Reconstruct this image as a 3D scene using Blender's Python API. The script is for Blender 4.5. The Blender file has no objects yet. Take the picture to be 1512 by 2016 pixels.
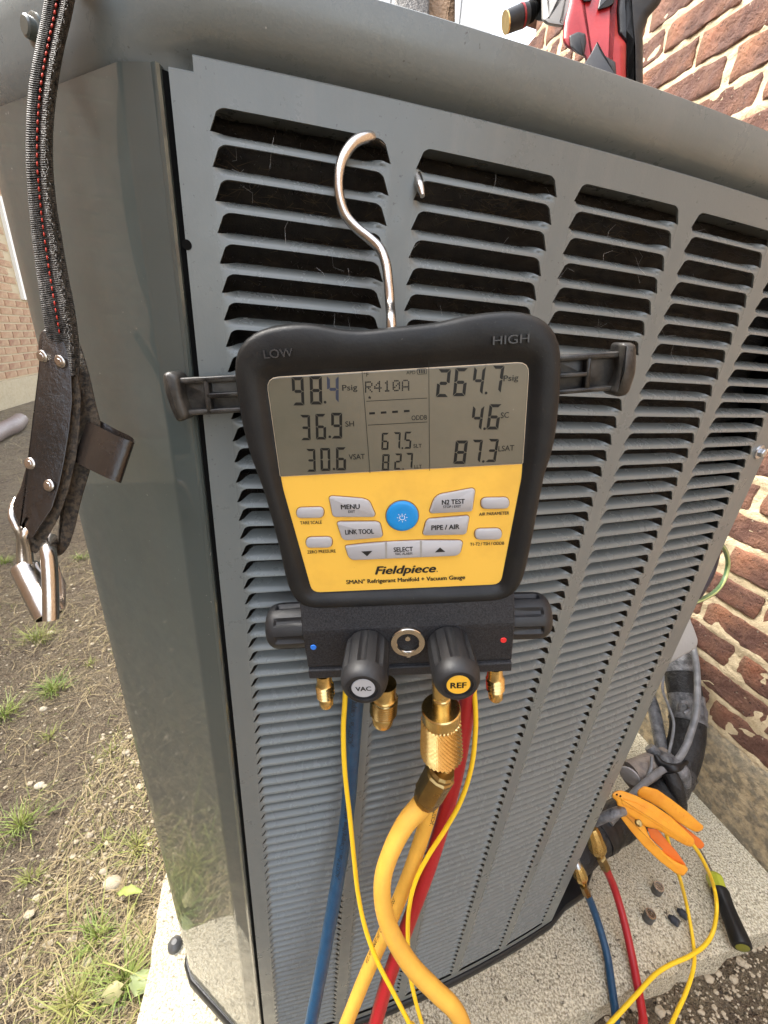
import bpy, math, random
import numpy as np
from mathutils import Matrix, Vector, noise
random.seed(7)
sc = bpy.context.scene
# ------------------------------------------------------------------ camera
F, PIT, ROL = 796.28, 0.404517, -0.0812146
cp, sp, cr, sr = math.cos(PIT), math.sin(PIT), math.cos(ROL), math.sin(ROL)
FW = np.array([0, cp, -sp]); _R = np.array([1., 0, 0]); _U = np.array([0, sp, cp])
RT = cr*_R - sr*_U; UP = sr*_R + cr*_U
cam = bpy.data.cameras.new('camera'); camo = bpy.data.objects.new('camera', cam); sc.collection.objects.link(camo)
camo.matrix_world = Matrix(((RT[0], UP[0], -FW[0], 0), (RT[1], UP[1], -FW[1], 0), (RT[2], UP[2], -FW[2], 0), (0, 0, 0, 1)))
cam.sensor_fit = 'HORIZONTAL'; cam.sensor_width = 36; cam.lens = F/1512*36; cam.clip_start = .01; cam.clip_end = 500
sc.camera = camo
# ------------------------------------------------------------------ light
SUN_EL, SUN_DIR = 55, np.array([-.80, .20])           # horizontal direction towards the sun
SUN_DIR = SUN_DIR/np.linalg.norm(SUN_DIR)
w = bpy.data.worlds.new('World'); sc.world = w; w.use_nodes = True
nt = w.node_tree; bg = nt.nodes['Background']
sky = nt.nodes.new('ShaderNodeTexSky'); sky.sky_type = 'NISHITA'; sky.sun_disc = False
sky.sun_elevation = math.radians(SUN_EL); sky.sun_rotation = math.atan2(SUN_DIR[0], SUN_DIR[1])
sky.dust_density = 3.0; sky.air_density = 1.2; sky.ozone_density = 1.0
hs_ = nt.nodes.new('ShaderNodeHueSaturation'); hs_.inputs['Saturation'].default_value = .40; nt.links.new(sky.outputs[0], hs_.inputs['Color']); nt.links.new(hs_.outputs[0], bg.inputs[0]); bg.inputs[1].default_value = .15
sl = bpy.data.lights.new('sun', 'SUN'); slo = bpy.data.objects.new('sun', sl); sc.collection.objects.link(slo)
sl.energy = 1.5; sl.angle = math.radians(22); sl.color = (1, .95, .86)
d = Vector((SUN_DIR[0]*math.cos(math.radians(SUN_EL)), SUN_DIR[1]*math.cos(math.radians(SUN_EL)), math.sin(math.radians(SUN_EL))))
slo.rotation_euler = d.to_track_quat('Z', 'Y').to_euler()
sc.view_settings.view_transform = 'Standard'; sc.view_settings.look = 'None'
sc.view_settings.gamma = 1; sc.view_settings.use_curve_mapping = False; sc.view_settings.exposure = 2.42
# ------------------------------------------------------------------ geometry helpers
A17 = math.radians(17)
NV = np.array([math.cos(A17), math.sin(A17), 0.]); TV = np.array([-math.sin(A17), math.cos(A17), 0.]); ZV = np.array([0, 0, 1.])
def NT(n, t, z=0.): return NV*n + TV*t + ZV*z          # the yard's own axes: n to the house wall, t away from us
def ray(px, py): return RT*(px-756)/F - UP*(py-1008)/F + FW
def atz(px, py, z): v = ray(px, py); return v*(z/v[2])
def atd(px, py, d): return ray(px, py)*d
def aty(px, py, y): v = ray(px, py); return v*(y/v[1])
PC = (0.27797878, 0.28366116, 0.25212551)              # plan curve of the bowed front panel
def py_(x): return PC[0]*x*x + PC[1]*x + PC[2]
def pn_(x):
    s = 2*PC[0]*x + PC[1]; l = math.hypot(1, s); return np.array([s/l, -1/l, 0])   # outward
def PP(x, z, off=0.):
    n = pn_(x); return np.array([x, py_(x), z]) + n*off
WM = {}
def wm(o): return WM[o.name] if o is not None else Matrix.Identity(4)
def tag(o, label=None, cat=None, group=None, kind=None):
    if label: o['label'] = label
    if cat: o['category'] = cat
    if group: o['group'] = group
    if kind: o['kind'] = kind
    return o
def empty(name, M, label, cat, group=None):
    o = bpy.data.objects.new(name, None); sc.collection.objects.link(o); o.empty_display_size = .02
    if not isinstance(M, Matrix): M = Matrix.Translation(Vector([float(c) for c in M]))
    o.matrix_world = M; WM[o.name] = M.copy(); return tag(o, label, cat, group)
def obj(name, vs, fs, mat, parent=None, smooth=False, sharp=None, local=False):
    me = bpy.data.meshes.new(name)
    if parent is not None and not local:
        Mi = wm(parent).inverted(); vs = [Mi @ Vector([float(c) for c in v]) for v in vs]
    me.from_pydata([tuple(float(c) for c in v) for v in vs], [], fs)
    if mat: me.materials.append(mat)
    if smooth:
        me.shade_smooth()
        if sharp: me.set_sharp_from_angle(angle=math.radians(sharp))
    me.update()
    o = bpy.data.objects.new(name, me); sc.collection.objects.link(o)
    if parent is not None: o.parent = parent
    WM[o.name] = wm(parent).copy() if parent is not None else Matrix.Identity(4)
    return o
def share(name, me, parent, loc=(0, 0, 0), M=None):
    o = bpy.data.objects.new(name, me); sc.collection.objects.link(o); o.parent = parent
    if M is not None: o.matrix_basis = M
    else: o.location = loc
    return o
def cr_spline(P, n=6):
    P = [np.array(p, float) for p in P]; P = [2*P[0]-P[1]] + P + [2*P[-1]-P[-2]]; out = []
    for i in range(1, len(P)-2):
        a, b, c, d_ = P[i-1:i+3]
        for k in range(n):
            t = k/n; out.append(.5*((2*b)+(c-a)*t+(2*a-5*b+4*c-d_)*t*t+(3*b-a-3*c+d_)*t**3))
    out.append(P[-2]); return out
def tubemesh(P, r, seg=12, caps=True, flat=None):
    """r number or list; flat=(ratio, up) squashes the section"""
    P = [np.array(p, float) for p in P]; vs, fs = [], []
    if not hasattr(r, '__len__'): r = [r]*len(P)
    T = [P[min(i+1, len(P)-1)]-P[max(i-1, 0)] for i in range(len(P))]; T = [t/(np.linalg.norm(t)+1e-12) for t in T]
    u = np.cross(T[0], [0, 0, 1.]);
    if np.linalg.norm(u) < .1: u = np.cross(T[0], [0, 1., 0])
    u /= np.linalg.norm(u)
    for i, p in enumerate(P):
        u = u - (u@T[i])*T[i]; u /= np.linalg.norm(u); v = np.cross(T[i], u)
        for k in range(seg):
            a = 2*math.pi*k/seg; vs.append(p + (u*math.cos(a)+v*math.sin(a))*r[i])
        if i:
            b = (i-1)*seg; c = i*seg
            for k in range(seg): fs.append((b+k, b+(k+1) % seg, c+(k+1) % seg, c+k))
    if caps:
        fs.append(tuple(range(seg))[::-1]); fs.append(tuple(range(len(vs)-seg, len(vs))))
    return vs, fs
def tube(name, P, r, mat, parent=None, seg=12, n=6, caps=True, smooth=True):
    if n: P2 = cr_spline(P, n)
    else: P2 = P
    if hasattr(r, '__len__') and n: r = list(np.interp(np.linspace(0, len(P)-1, len(P2)), range(len(P)), r))
    vs, fs = tubemesh(P2, r, seg, caps); return obj(name, vs, fs, mat, parent, smooth, 50)
def basis(ax):
    ax = np.array(ax, float); ax /= np.linalg.norm(ax); u = np.cross(ax, [0, 0, 1.])
    if np.linalg.norm(u) < .2: u = np.cross(ax, [1., 0, 0])
    u /= np.linalg.norm(u); return ax, u, np.cross(ax, u)
def lathe(A, B, prof, seg=24, rfun=None, u0=None):
    """prof: (fraction along A-B, radius)"""
    A = np.array(A, float); B = np.array(B, float); ax, u, v = basis(B-A)
    if u0 is not None:
        u = np.array(u0)-(np.array(u0)@ax)*ax; u /= np.linalg.norm(u); v = np.cross(ax, u)
    vs, fs = [], []
    for j, (f, r) in enumerate(prof):
        for k in range(seg):
            a = 2*math.pi*k/seg; rr = r*(rfun(j, k, f) if rfun else 1); vs.append(A+(B-A)*f+(u*math.cos(a)+v*math.sin(a))*rr)
        if j:
            b = (j-1)*seg; c = j*seg
            for k in range(seg): fs.append((b+k, b+(k+1) % seg, c+(k+1) % seg, c+k))
    fs.append(tuple(range(seg))[::-1]); fs.append(tuple(range(len(vs)-seg, len(vs)))); return vs, fs
def boxv(o, a, b, c):
    """box from corner o with edge vectors"""
    o, a, b, c = [np.array(q, float) for q in (o, a, b, c)]
    vs = [o, o+a, o+a+b, o+b, o+c, o+a+c, o+a+b+c, o+b+c]
    return vs, [(0, 3, 2, 1), (4, 5, 6, 7), (0, 1, 5, 4), (1, 2, 6, 5), (2, 3, 7, 6), (3, 0, 4, 7)]
def merge(*L):
    vs, fs = [], []
    for a, b in L:
        k = len(vs); vs += list(a); fs += [tuple(i+k for i in f) for f in b]
    return vs, fs
def roundpoly(P, r, n=4):
    out = []; N = len(P); P = [np.array(p, float) for p in P]
    rr = r if hasattr(r, '__len__') else [r]*N
    for i in range(N):
        a, b, c = P[i-1], P[i], P[(i+1) % N]; d1 = a-b; d2 = c-b; l1 = np.linalg.norm(d1); l2 = np.linalg.norm(d2)
        k = min(rr[i], l1*.48, l2*.48); s = b+d1/l1*k; e = b+d2/l2*k
        for j in range(n+1):
            t = j/n; out.append((1-t)**2*s+2*t*(1-t)*b+t*t*e)
    return out
def inset(P, d):
    P = [np.array(p[:2], float) for p in P]; N = len(P); ar = sum(P[i-1][0]*P[i][1]-P[i][0]*P[i-1][1] for i in range(N)); s = 1 if ar > 0 else -1; out = []
    for i in range(N):
        t = P[(i+1) % N]-P[i-1]; t /= (np.linalg.norm(t)+1e-12); out.append(P[i]+np.array([-t[1], t[0]])*s*d)
    return out
def prism(P, levels):
    """polygon P (2d local) lofted through (inset, height) levels; closed at both ends"""
    vs, fs = [], []; N = len(P)
    for j, (d_, h) in enumerate(levels):
        Q = inset(P, d_) if d_ else P
        vs += [(q[0], q[1], h) for q in Q]
        if j:
            b = (j-1)*N; c = j*N
            for k in range(N): fs.append((b+k, b+(k+1) % N, c+(k+1) % N, c+k))
    fs.append(tuple(range(N))[::-1]); fs.append(tuple(range(len(vs)-N, len(vs)))); return vs, fs
# ------------------------------------------------------------------ materials
def mat(name, col, rough=.5, metal=0., var=None, bump=None, spec=.5, coat=0., objrand=None, specks=None, crough=.08, streak=None, rvar=.25, world=False):
    """var=(scale, colour2, contrast)  bump=(scale, distance, detail)"""
    m = bpy.data.materials.new(name); m.use_nodes = True; t = m.node_tree; N = t.nodes; L = t.links; b = N['Principled BSDF']
    b.inputs['Roughness'].default_value = rough; b.inputs['Metallic'].default_value = metal
    b.inputs['Specular IOR Level'].default_value = spec; b.inputs['Coat Weight'].default_value = coat; b.inputs['Coat Roughness'].default_value = crough
    tc = N.new('ShaderNodeTexCoord'); src = None; geo = N.new('ShaderNodeNewGeometry'); CO = geo.outputs['Position'] if world else tc.outputs['Object']
    rgb = N.new('ShaderNodeRGB'); rgb.outputs[0].default_value = (*col, 1); src = rgb.outputs[0]
    def noisen(scale, detail=4, rough_=.6, co=None):
        n = N.new('ShaderNodeTexNoise'); n.inputs['Scale'].default_value = scale; n.inputs['Detail'].default_value = detail; n.inputs['Roughness'].default_value = rough_
        L.new(co or CO, n.inputs['Vector']); return n
    def ramp(fac, lo, hi):
        r = N.new('ShaderNodeMapRange'); r.inputs['From Min'].default_value = lo; r.inputs['From Max'].default_value = hi; L.new(fac, r.inputs['Value']); return r.outputs[0]
    def mixc(fac, a, c2):
        x = N.new('ShaderNodeMix'); x.data_type = 'RGBA'; L.new(fac, x.inputs['Factor']); L.new(a, x.inputs['A'])
        if isinstance(c2, tuple): x.inputs['B'].default_value = (*c2, 1)
        else: L.new(c2, x.inputs['B'])
        return x.outputs['Result']
    if objrand:
        oi = N.new('ShaderNodeObjectInfo'); r = N.new('ShaderNodeValToRGB'); L.new(oi.outputs['Random'], r.inputs[0]); r.color_ramp.interpolation = 'LINEAR'
        e = r.color_ramp.elements; e[0].color = (*objrand[0], 1); e[-1].color = (*objrand[-1], 1)
        for i, c in enumerate(objrand[1:-1]): q = e.new((i+1)/(len(objrand)-1)); q.color = (*c, 1)
        src = r.outputs[0]
    for v in (var or []) if (var and isinstance(var[0], tuple)) else ([var] if var else []):
        n = noisen(v[0], 5); src = mixc(ramp(n.outputs['Fac'], .5-v[2], .5+v[2]), src, v[1])
    for s in (specks or []):     # (scale, colour, threshold)
        n = noisen(s[0], 2); src = mixc(ramp(n.outputs['Fac'], s[2], s[2]+.04), src, s[1])
    if streak:      # (scale xyz, colour, lo, hi) drawn-out dirt
        mp = N.new('ShaderNodeMapping'); mp.inputs['Scale'].default_value = streak[0]; L.new(CO, mp.inputs['Vector'])
        n = noisen(1., 5, .65, mp.outputs[0]); src = mixc(ramp(n.outputs['Fac'], streak[2], streak[3]), src, streak[1])
    if rvar:
        n = noisen(45 if not metal else 25, 5, .7); mr = N.new('ShaderNodeMapRange'); mr.inputs['From Min'].default_value = .3; mr.inputs['From Max'].default_value = .7
        mr.inputs['To Min'].default_value = max(.02, rough*(1-rvar)); mr.inputs['To Max'].default_value = min(1, rough*(1+rvar)); L.new(n.outputs['Fac'], mr.inputs['Value']); L.new(mr.outputs[0], b.inputs['Roughness'])
    L.new(src, b.inputs['Base Color'])
    if bump:
        last = None
        for bb in (bump if isinstance(bump[0], tuple) else [bump]):
            n = noisen(bb[0], bb[2] if len(bb) > 2 else 4, .65); bu = N.new('ShaderNodeBump'); bu.inputs['Distance'].default_value = bb[1]; L.new(n.outputs['Fac'], bu.inputs['Height'])
            if last: L.new(last, bu.inputs['Normal'])
            last = bu.outputs[0]
        L.new(last, b.inputs['Normal'])
    return m
GREY = (.160, .178, .177)
M_paint = mat('grey_paint', GREY, .32, streak=((55, 55, 3), (.20, .205, .195), .52, .95), var=(9, (.142, .158, .157), .25), bump=((700, .00006), (30, .0002, 2)), spec=.5, specks=[(420, (.09, .10, .10), .70)])
M_slat = mat('louvre_paint', (.164, .182, .181), .26, world=True, streak=((14, 14, 40), (.195, .205, .197), .55, 1.), var=(8, (.15, .167, .166), .25), bump=(500, .00008), spec=.5)
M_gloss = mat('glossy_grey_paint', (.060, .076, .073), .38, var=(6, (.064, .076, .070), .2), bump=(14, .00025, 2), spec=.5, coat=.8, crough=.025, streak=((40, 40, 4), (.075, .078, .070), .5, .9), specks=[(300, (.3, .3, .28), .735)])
M_cap = mat('cap_paint', (.190, .212, .213), .30, streak=((30, 30, 8), (.23, .24, .235), .55, .95), var=(7, (.168, .188, .19), .2), bump=((600, .00007), (18, .0006, 2)), spec=.5, specks=[(260, (.5, .5, .48), .76), (350, (.09, .09, .09), .72)])
M_black = mat('black_inside', (.004, .004, .004), .9, spec=.1)
M_coil = mat('coil_fins', (.010, .0095, .009), .7, var=(120, (.03, .025, .02), .15), bump=(900, .001))
M_fin = mat('coil_spines', (.06, .054, .05), .45)
M_lint = mat('dead_grass', (.10, .075, .045), .8)
M_base = mat('black_plastic_base', (.008, .0085, .010), .42, bump=(80, .0004))
M_rub = mat('black_rubber', (.0105, .0108, .012), .42, var=(60, (.018, .0178, .017), .2), bump=((900, .00012), (60, .0003, 2)), specks=[(700, (.06, .055, .05), .73)], spec=.28)
M_emb = mat('moulded_letter', (.045, .045, .047), .3)  # paler than the housing, in place of highlights on the raised letters
M_rub2 = mat('black_knob', (.009, .0095, .011), .52, var=(80, (.016, .016, .018), .2), bump=(500, .0001))
M_anod = mat('black_anodized_block', (.009, .009, .010), .48, metal=0., bump=(1600, .00025), var=(900, (.032, .032, .036), .15), spec=.3)
M_blk = mat('black_print', (.012, .011, .01), .5)
M_groove = mat('black_gloss', (.008, .008, .009), .25)
M_arm = mat('worn_black_plastic', (.009, .009, .0095), .38, var=(90, (.05, .046, .04), .10), bump=(400, .0002))
M_yel = mat('yellow_plate', (.90, .54, .08), .36, streak=((25, 25, 25), (.78, .45, .07), .5, .8), specks=[(900, (.30, .17, .04), .765)], bump=(1500, .00003), spec=.4)
M_btn = mat('grey_button', (.42, .42, .44), .5, bump=(900, .00004))
M_blue = mat('blue_button', (.01, .26, .66), .35)
M_white = mat('white_print', (.8, .8, .8), .5)
M_lcd = mat('lcd_glass', (.165, .145, .105), .2, var=(12, (.105, .102, .074), .2), spec=.6, coat=.35, specks=[(900, (.4, .4, .36), .78)])
M_seg = mat('lcd_segment', (.010, .0095, .008), .4, spec=.3)
M_segl = mat('lcd_label', (.014, .013, .010), .4, spec=.3)
M_lcde = mat('lcd_edge', (.75, .6, .42), .35)
M_brass = mat('brass', (.80, .60, .27), .24, metal=1., var=(200, (.62, .44, .17), .25), bump=(500, .00008))
M_brassd = mat('dull_brass', (.42, .30, .12), .3, metal=1., var=(150, (.28, .19, .08), .25), bump=(400, .0001))
M_steel = mat('brushed_steel', (.62, .58, .54), .24, metal=1., bump=(900, .00006), var=(80, (.5, .47, .44), .2))
M_nick = mat('nickel', (.55, .5, .43), .22, metal=1.)
M_hblue = mat('blue_hose_rubber', (.006, .042, .10), .42, var=(120, (.012, .065, .14), .2), bump=(400, .0002))
M_hred = mat('red_hose_rubber', (.40, .012, .018), .38, var=(90, (.36, .012, .02), .2), bump=(400, .0002), specks=[(60, (.6, .12, .14), .72)])
M_hyel = mat('yellow_hose_rubber', (.80, .43, .06), .55, streak=((35, 35, 35), (.55, .30, .06), .55, .85), var=(60, (.68, .36, .05), .2), bump=(500, .0002))
M_cord = mat('yellow_cord_rubber', (.92, .60, .02), .45, bump=(300, .0001))
M_cap1 = mat('sensor_clamp_orange', (.88, .40, .03), .42, var=(40, (.8, .30, .02), .2), bump=(300, .0001))
M_foam = mat('black_foam', (.009, .009, .0095), .55, bump=((500, .0006), (45, .006)), var=(30, (.02, .019, .018), .2))
M_tape = mat('worn_grey_tape', (.05, .052, .056), .33, var=(60, (.22, .22, .225), .16), bump=((90, .0030), (300, .0008)))
M_cable = mat('grey_cable', (.13, .132, .137), .4, var=(60, (.24, .24, .24), .2))
M_green = mat('green_wire', (.12, .22, .10), .4)
M_gyel = mat('yellow_green_stripe', (.55, .62, .25), .4)
M_web = mat('black_webbing', (.009, .009, .009), .62, var=(500, (.13, .12, .11), .13), bump=(700, .0008))
M_leather = mat('worn_black_leather', (.010, .009, .0085), .25, var=(18, (.028, .019, .014), .2), bump=((150, .0005), (900, .0001)))
M_edge = mat('leather_edge', (.012, .0095, .007), .8, var=(420, (.075, .055, .035), .10), bump=(600, .0012))
M_redst = mat('red_stitch', (.55, .05, .03), .7)
M_dred = mat('red_plastic', (.26, .005, .008), .35, var=(30, (.38, .02, .02), .2), bump=(300, .0002))
M_dgrey = mat('grey_casting', (.33, .32, .30), .5, bump=(300, .0003))
M_mort = mat('cream_mortar', (.70, .58, .38), .9, var=(18, (.55, .44, .28), .2), bump=((60, .006), (300, .002)), specks=[(150, (.30, .24, .16), .68)])
BRC = [(.27, .088, .045), (.42, .165, .075), (.32, .11, .055), (.46, .22, .12), (.20, .075, .055), (.43, .18, .085)]
M_brick = mat('red_brick', (.3, .1, .06), .85, objrand=BRC, var=((22, (.34, .19, .12), .16), (9, (.15, .07, .05), .12)), bump=((55, .012), (190, .006), (600, .0015)), specks=[(150, (.05, .025, .02), .655), (40, (.60, .52, .40), .685)])
M_brick2 = mat('neighbour_brick', (.3, .1, .06), .9, objrand=[(.24, .11, .065), (.33, .18, .10), (.28, .13, .075), (.40, .24, .14), (.22, .09, .055)], var=((16, (.42, .28, .17), .15),), bump=(60, .006))
M_found = mat('foundation_concrete', (.43, .34, .21), .9, streak=((3, 30, 60), (.20, .175, .125), .5, .8), var=((6, (.46, .36, .22), .15), (60, (.20, .17, .12), .1)), bump=((35, .008), (200, .002)))
M_pad = mat('speckled_concrete', (.45, .38, .245), .92, var=((3, (.55, .48, .33), .15), (7, (.31, .265, .175), .12), (110, (.21, .178, .12), .15), (300, (.72, .66, .50), .10)), bump=((260, .0022), (60, .002)), specks=[(90, (.12, .10, .07), .66), (420, (.80, .76, .64), .64), (260, (.12, .10, .08), .69)])
M_soil = mat('dry_soil', (.26, .195, .125), .95, var=((2.2, (.34, .27, .17), .16), (14, (.17, .12, .08), .13), (70, (.34, .27, .17), .12)), bump=((40, .03), (160, .012)), specks=[(110, (.55, .48, .34), .66), (60, (.07, .05, .035), .68)])
M_stone = mat('pale_stone', (.5, .42, .3), .85, objrand=[(.40, .33, .23), (.55, .48, .36), (.30, .24, .17)], bump=(150, .002))
M_straw = mat('dry_straw', (.45, .36, .19), .8, var=(9, (.30, .23, .12), .2))
M_grass = mat('grass_blades', (.13, .22, .035), .6, var=(20, (.30, .32, .08), .18))
M_grass2 = mat('yellow_grass_blades', (.33, .32, .09), .7, var=(20, (.20, .24, .06), .18))
M_leafd = mat('red_leaf', (.22, .07, .04), .7)
M_siding = mat('white_siding', (.78, .79, .78), .6, var=(3, (.72, .73, .72), .2))
M_wtrim = mat('white_trim', (.75, .73, .68), .6)
M_pgreen = mat('pale_green_box', (.30, .45, .36), .6)
M_dpipe = mat('brown_downspout', (.17, .13, .115), .5)
M_suede = mat('brown_suede', (.22, .14, .08), .9, bump=(60, .006))
M_clear = mat('lime_plastic', (.42, .45, .04), .25, coat=.5)
M_dark = mat('dark_rubber_cap', (.035, .04, .05), .5, bump=(500, .0004))
M_hex = mat('grey_cap_metal', (.085, .085, .085), .45, metal=.2, bump=(600, .0002))
M_zinc = mat('zinc_bolt', (.5, .52, .55), .3, metal=.9)
M_mort2 = mat('tan_mortar', (.46, .37, .24), .9)
M_tan = mat('tan_foundation', (.42, .33, .20), .9, var=((5, (.34, .27, .17), .2), (50, (.46, .38, .26), .2)))
M_box = mat('pale_metal_box', (.42, .41, .39), .45, bump=(100, .0006), specks=[(60, (.2, .19, .18), .7)])
# ------------------------------------------------------------------ ground
ZS, ZP = -1.005, -.96
def axis(lo, hi, step, far):
    a = list(np.arange(lo, hi+1e-6, step)); s = step; x = hi; r = []
    while x < far: s *= 1.35; x += s; r.append(x)
    s = step; x = lo; l = []
    while x > -far: s *= 1.35; x -= s; l.append(x)
    return l[::-1]+a+r
def soil_z(n, t):
    z = noise.noise(Vector((n*2.1, t*2.1, 0)))*.02+noise.noise(Vector((n*9, t*9, 3)))*.010+noise.noise(Vector((n*33, t*33, 7)))*.006+noise.noise(Vector((n*80, t*80, 9)))*.0025
    return ZS+z*min(1, 1.0)
xs = axis(-3.2, 1.5, .016, 90); ys = axis(-.9, 2.6, .016, 90)
vs = []
for y in ys:
    for x in xs:
        z = soil_z(x, y) if (abs(x) < 8 and abs(y) < 9) else ZS
        vs.append(NT(x, y, z))
W = len(xs); fs = [(j*W+i, j*W+i+1, (j+1)*W+i+1, (j+1)*W+i) for j in range(len(ys)-1) for i in range(W-1)]
tag(obj('ground', vs, fs, M_soil, None, True), kind='structure')
# concrete pad, chipped edges
def pad_mesh():
    n0, n1, t0, t1 = -.2186, .968, .168, 1.35; st = .02
    X = list(np.linspace(n0, n1, 60)); Y = list(np.linspace(t0, t1, 60)); vs, fs = [], []
    for j, y in enumerate(Y):
        for i, x in enumerate(X):
            e = min(x-n0, y-t0, t1-y); wob = .006*noise.noise(Vector((x*14, y*14, 5)))+.004*noise.noise(Vector((x*50, y*50, 1)))
            xx = x+(wob if i == 0 else 0); yy = y+(wob if j == 0 else 0)
            z = ZP-(.004 if e < .001 else 0)+.0012*noise.noise(Vector((x*20, y*20, 2)))
            # broken front right corner
            if x > .62 and y < .215+.05*noise.noise(Vector((x*9, 2, 2))): z -= .012*noise.noise(Vector((x*30, y*30, 4)))**2+.004
            vs.append(NT(xx, yy, z))
    k = len(X)
    for j in range(len(Y)-1):
        for i in range(k-1): fs.append((j*k+i, j*k+i+1, (j+1)*k+i+1, (j+1)*k+i))
    per = [i for i in range(k)]+[(j*k+k-1) for j in range(1, len(Y))]+[(len(Y)-1)*k+i for i in range(k-2, -1, -1)]+[j*k for j in range(len(Y)-2, 0, -1)]
    b = len(vs)
    for q in per:
        p = vs[q].copy(); a = p@NV; c = p@TV; o = .007*noise.noise(Vector((a*25, c*25, 8)))
        vs.append(p-ZV*.035+(NV*(-1 if a < 0 else 0)+TV*(-1 if c < .3 else 0))*(.006+o))
    for q in range(len(per)): fs.append((per[q], b+q, b+(q+1) % len(per), per[(q+1) % len(per)]))
    b2 = len(vs)
    for q in range(len(per)): vs.append(vs[b+q]-ZV*.04)
    for q in range(len(per)): fs.append((b+q, b2+q, b2+(q+1) % len(per), b+(q+1) % len(per)))
    return vs, fs
tag(obj('concrete_pad', *pad_mesh(), M_pad, None, True, 40), kind='structure')
# ------------------------------------------------------------------ brick walls
def brick_variants(L, H, D, amp, nx=8, nz=4, k=7):
    out = []
    A = [0, .02]+list(np.linspace(.02, .98, nx-1))[1:-1]+[.98, 1] if nx > 3 else [0, .5, 1]
    Cc = [0, .05]+list(np.linspace(.05, .95, nz-1))[1:-1]+[.95, 1] if nz > 2 else [0, 1]
    nx, nz = len(A)-1, len(Cc)-1
    for s in range(k):
        vs = []; chip = [(random.choice((0, 1)), random.choice((0, 1)), random.uniform(.0, .012)) for _ in range(2)]
        for j in range(nz+1):
            for i in range(nx+1):
                a, c = A[i], Cc[j]; x = (a-.5)*L; z = (c-.5)*H
                nn = noise.noise(Vector((x*22+s*9, z*30, s)))+.7*noise.noise(Vector((x*60+s*9, z*90, s+4)))
                edge = 1 if (i in (0, nx) or j in (0, nz)) else 0
                if j in (0, nz): z += amp*1.1*noise.noise(Vector((x*26, s*5.1, j)))
                if i in (0, nx): x += amp*1.3*noise.noise(Vector((s*3.1, z*50, i)))
                for ca, cc_, cr_ in chip:
                    dd = math.hypot((a-ca)*L, (c-cc_)*H)
                    if dd < cr_ and amp > .002: nn -= (1-dd/cr_)*1.6
                vs.append((x, -(D*.5+amp*nn-edge*.0022*(amp > .002)), z))
        n0 = len(vs); W = nx+1
        fs = [(j*W+i, j*W+i+1, (j+1)*W+i+1, (j+1)*W+i) for j in range(nz) for i in range(nx)]
        per = list(range(W))+[j*W+nx for j in range(1, nz+1)]+[nz*W+i for i in range(nx-1, -1, -1)]+[j*W for j in range(nz-1, 0, -1)]
        for q in per: vs.append((vs[q][0], D*.5, vs[q][2]))
        for q in range(len(per)): fs.append((per[q], n0+q, n0+(q+1) % len(per), per[(q+1) % len(per)]))
        me = bpy.data.meshes.new('brick'); me.from_pydata(vs, [], fs); me.shade_smooth(); me.set_sharp_from_angle(angle=math.radians(38)); out.append(me)
    return out
def wall_frame(n0):   # local x along -t (towards us), y into the wall (+n), z up : faces -n for n0>0
    M = Matrix.Identity(4)
    for i in range(3): M[i][0] = -TV[i]; M[i][1] = NV[i]; M[i][2] = ZV[i]
    p = NT(n0, 0, 0)
    for i in range(3): M[i][3] = p[i]
    return M
M_wall = wall_frame(1.0)
root = empty('brick_wall', M_wall, 'red brick wall with thick cream mortar rising beside the condenser on the right', 'wall')
C_, LB = .0707, .200; z0 = -.7842
me7 = brick_variants(.187, .0575, .06, .0028, 15, 6, 9)
for m_ in me7: m_.materials.append(M_brick)
cnt = 0; rest = []
rows = 34
for r in range(rows):
    zc = z0+C_*(r+.5); off = (r % 2)*.5*LB+random.uniform(-.010, .010)-.034
    k = 0
    t = -1.9+off+.0
    while t < 1.80:
        tc = t+LB/2
        Mb = Matrix.Translation((-tc, .0205+random.uniform(-.002, .003), zc+random.uniform(-.003, .003))) @ Matrix.Rotation(random.uniform(-.012, .012), 4, 'Y') @ Matrix.Diagonal((random.uniform(.93, 1.03)*(1 if tc+LB/2 < 1.83 else .9), 1, random.uniform(.92, 1.06), 1))
        if tc > .12 and cnt < 296: share('brick', random.choice(me7), root, M=Mb); cnt += 1
        else:
            me = random.choice(me7[:3]); rest.append((([Mb @ v.co for v in me.vertices]), [tuple(p.vertices) for p in me.polygons]))
        t += LB
v_, f_ = merge(*rest); o = obj('distant_brick', v_, f_, M_brick2, root, True, 50, local=True); tag(o, kind='stuff')
# mortar bed
vs, fs = [], []
X = np.linspace(-1.84, 2.1, 330); Z = np.linspace(z0-.012, z0+C_*rows, 210)
for j, z in enumerate(Z):
    for i, x in enumerate(X):
        nn = noise.noise(Vector((x*28, z*45, 1)))*.0045+noise.noise(Vector((x*90, z*90, 4)))*.002
        row = (z-z0)/C_; near = 1-min(1, abs(row-round(row))/.16)
        vs.append((x, -.0045-.004*near+nn*1.2, z))
k = len(X); fs = [(j*k+i, j*k+i+1, (j+1)*k+i+1, (j+1)*k+i) for j in range(len(Z)-1) for i in range(k-1)]
obj('mortar', vs, fs, M_mort, root, True, local=True)
obj('wall_core', *boxv((-1.83, .03, -1.2), (3.95, 0, 0), (0, .25, 0), (0, 0, 3.05)), M_mort, root, local=True)
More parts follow.
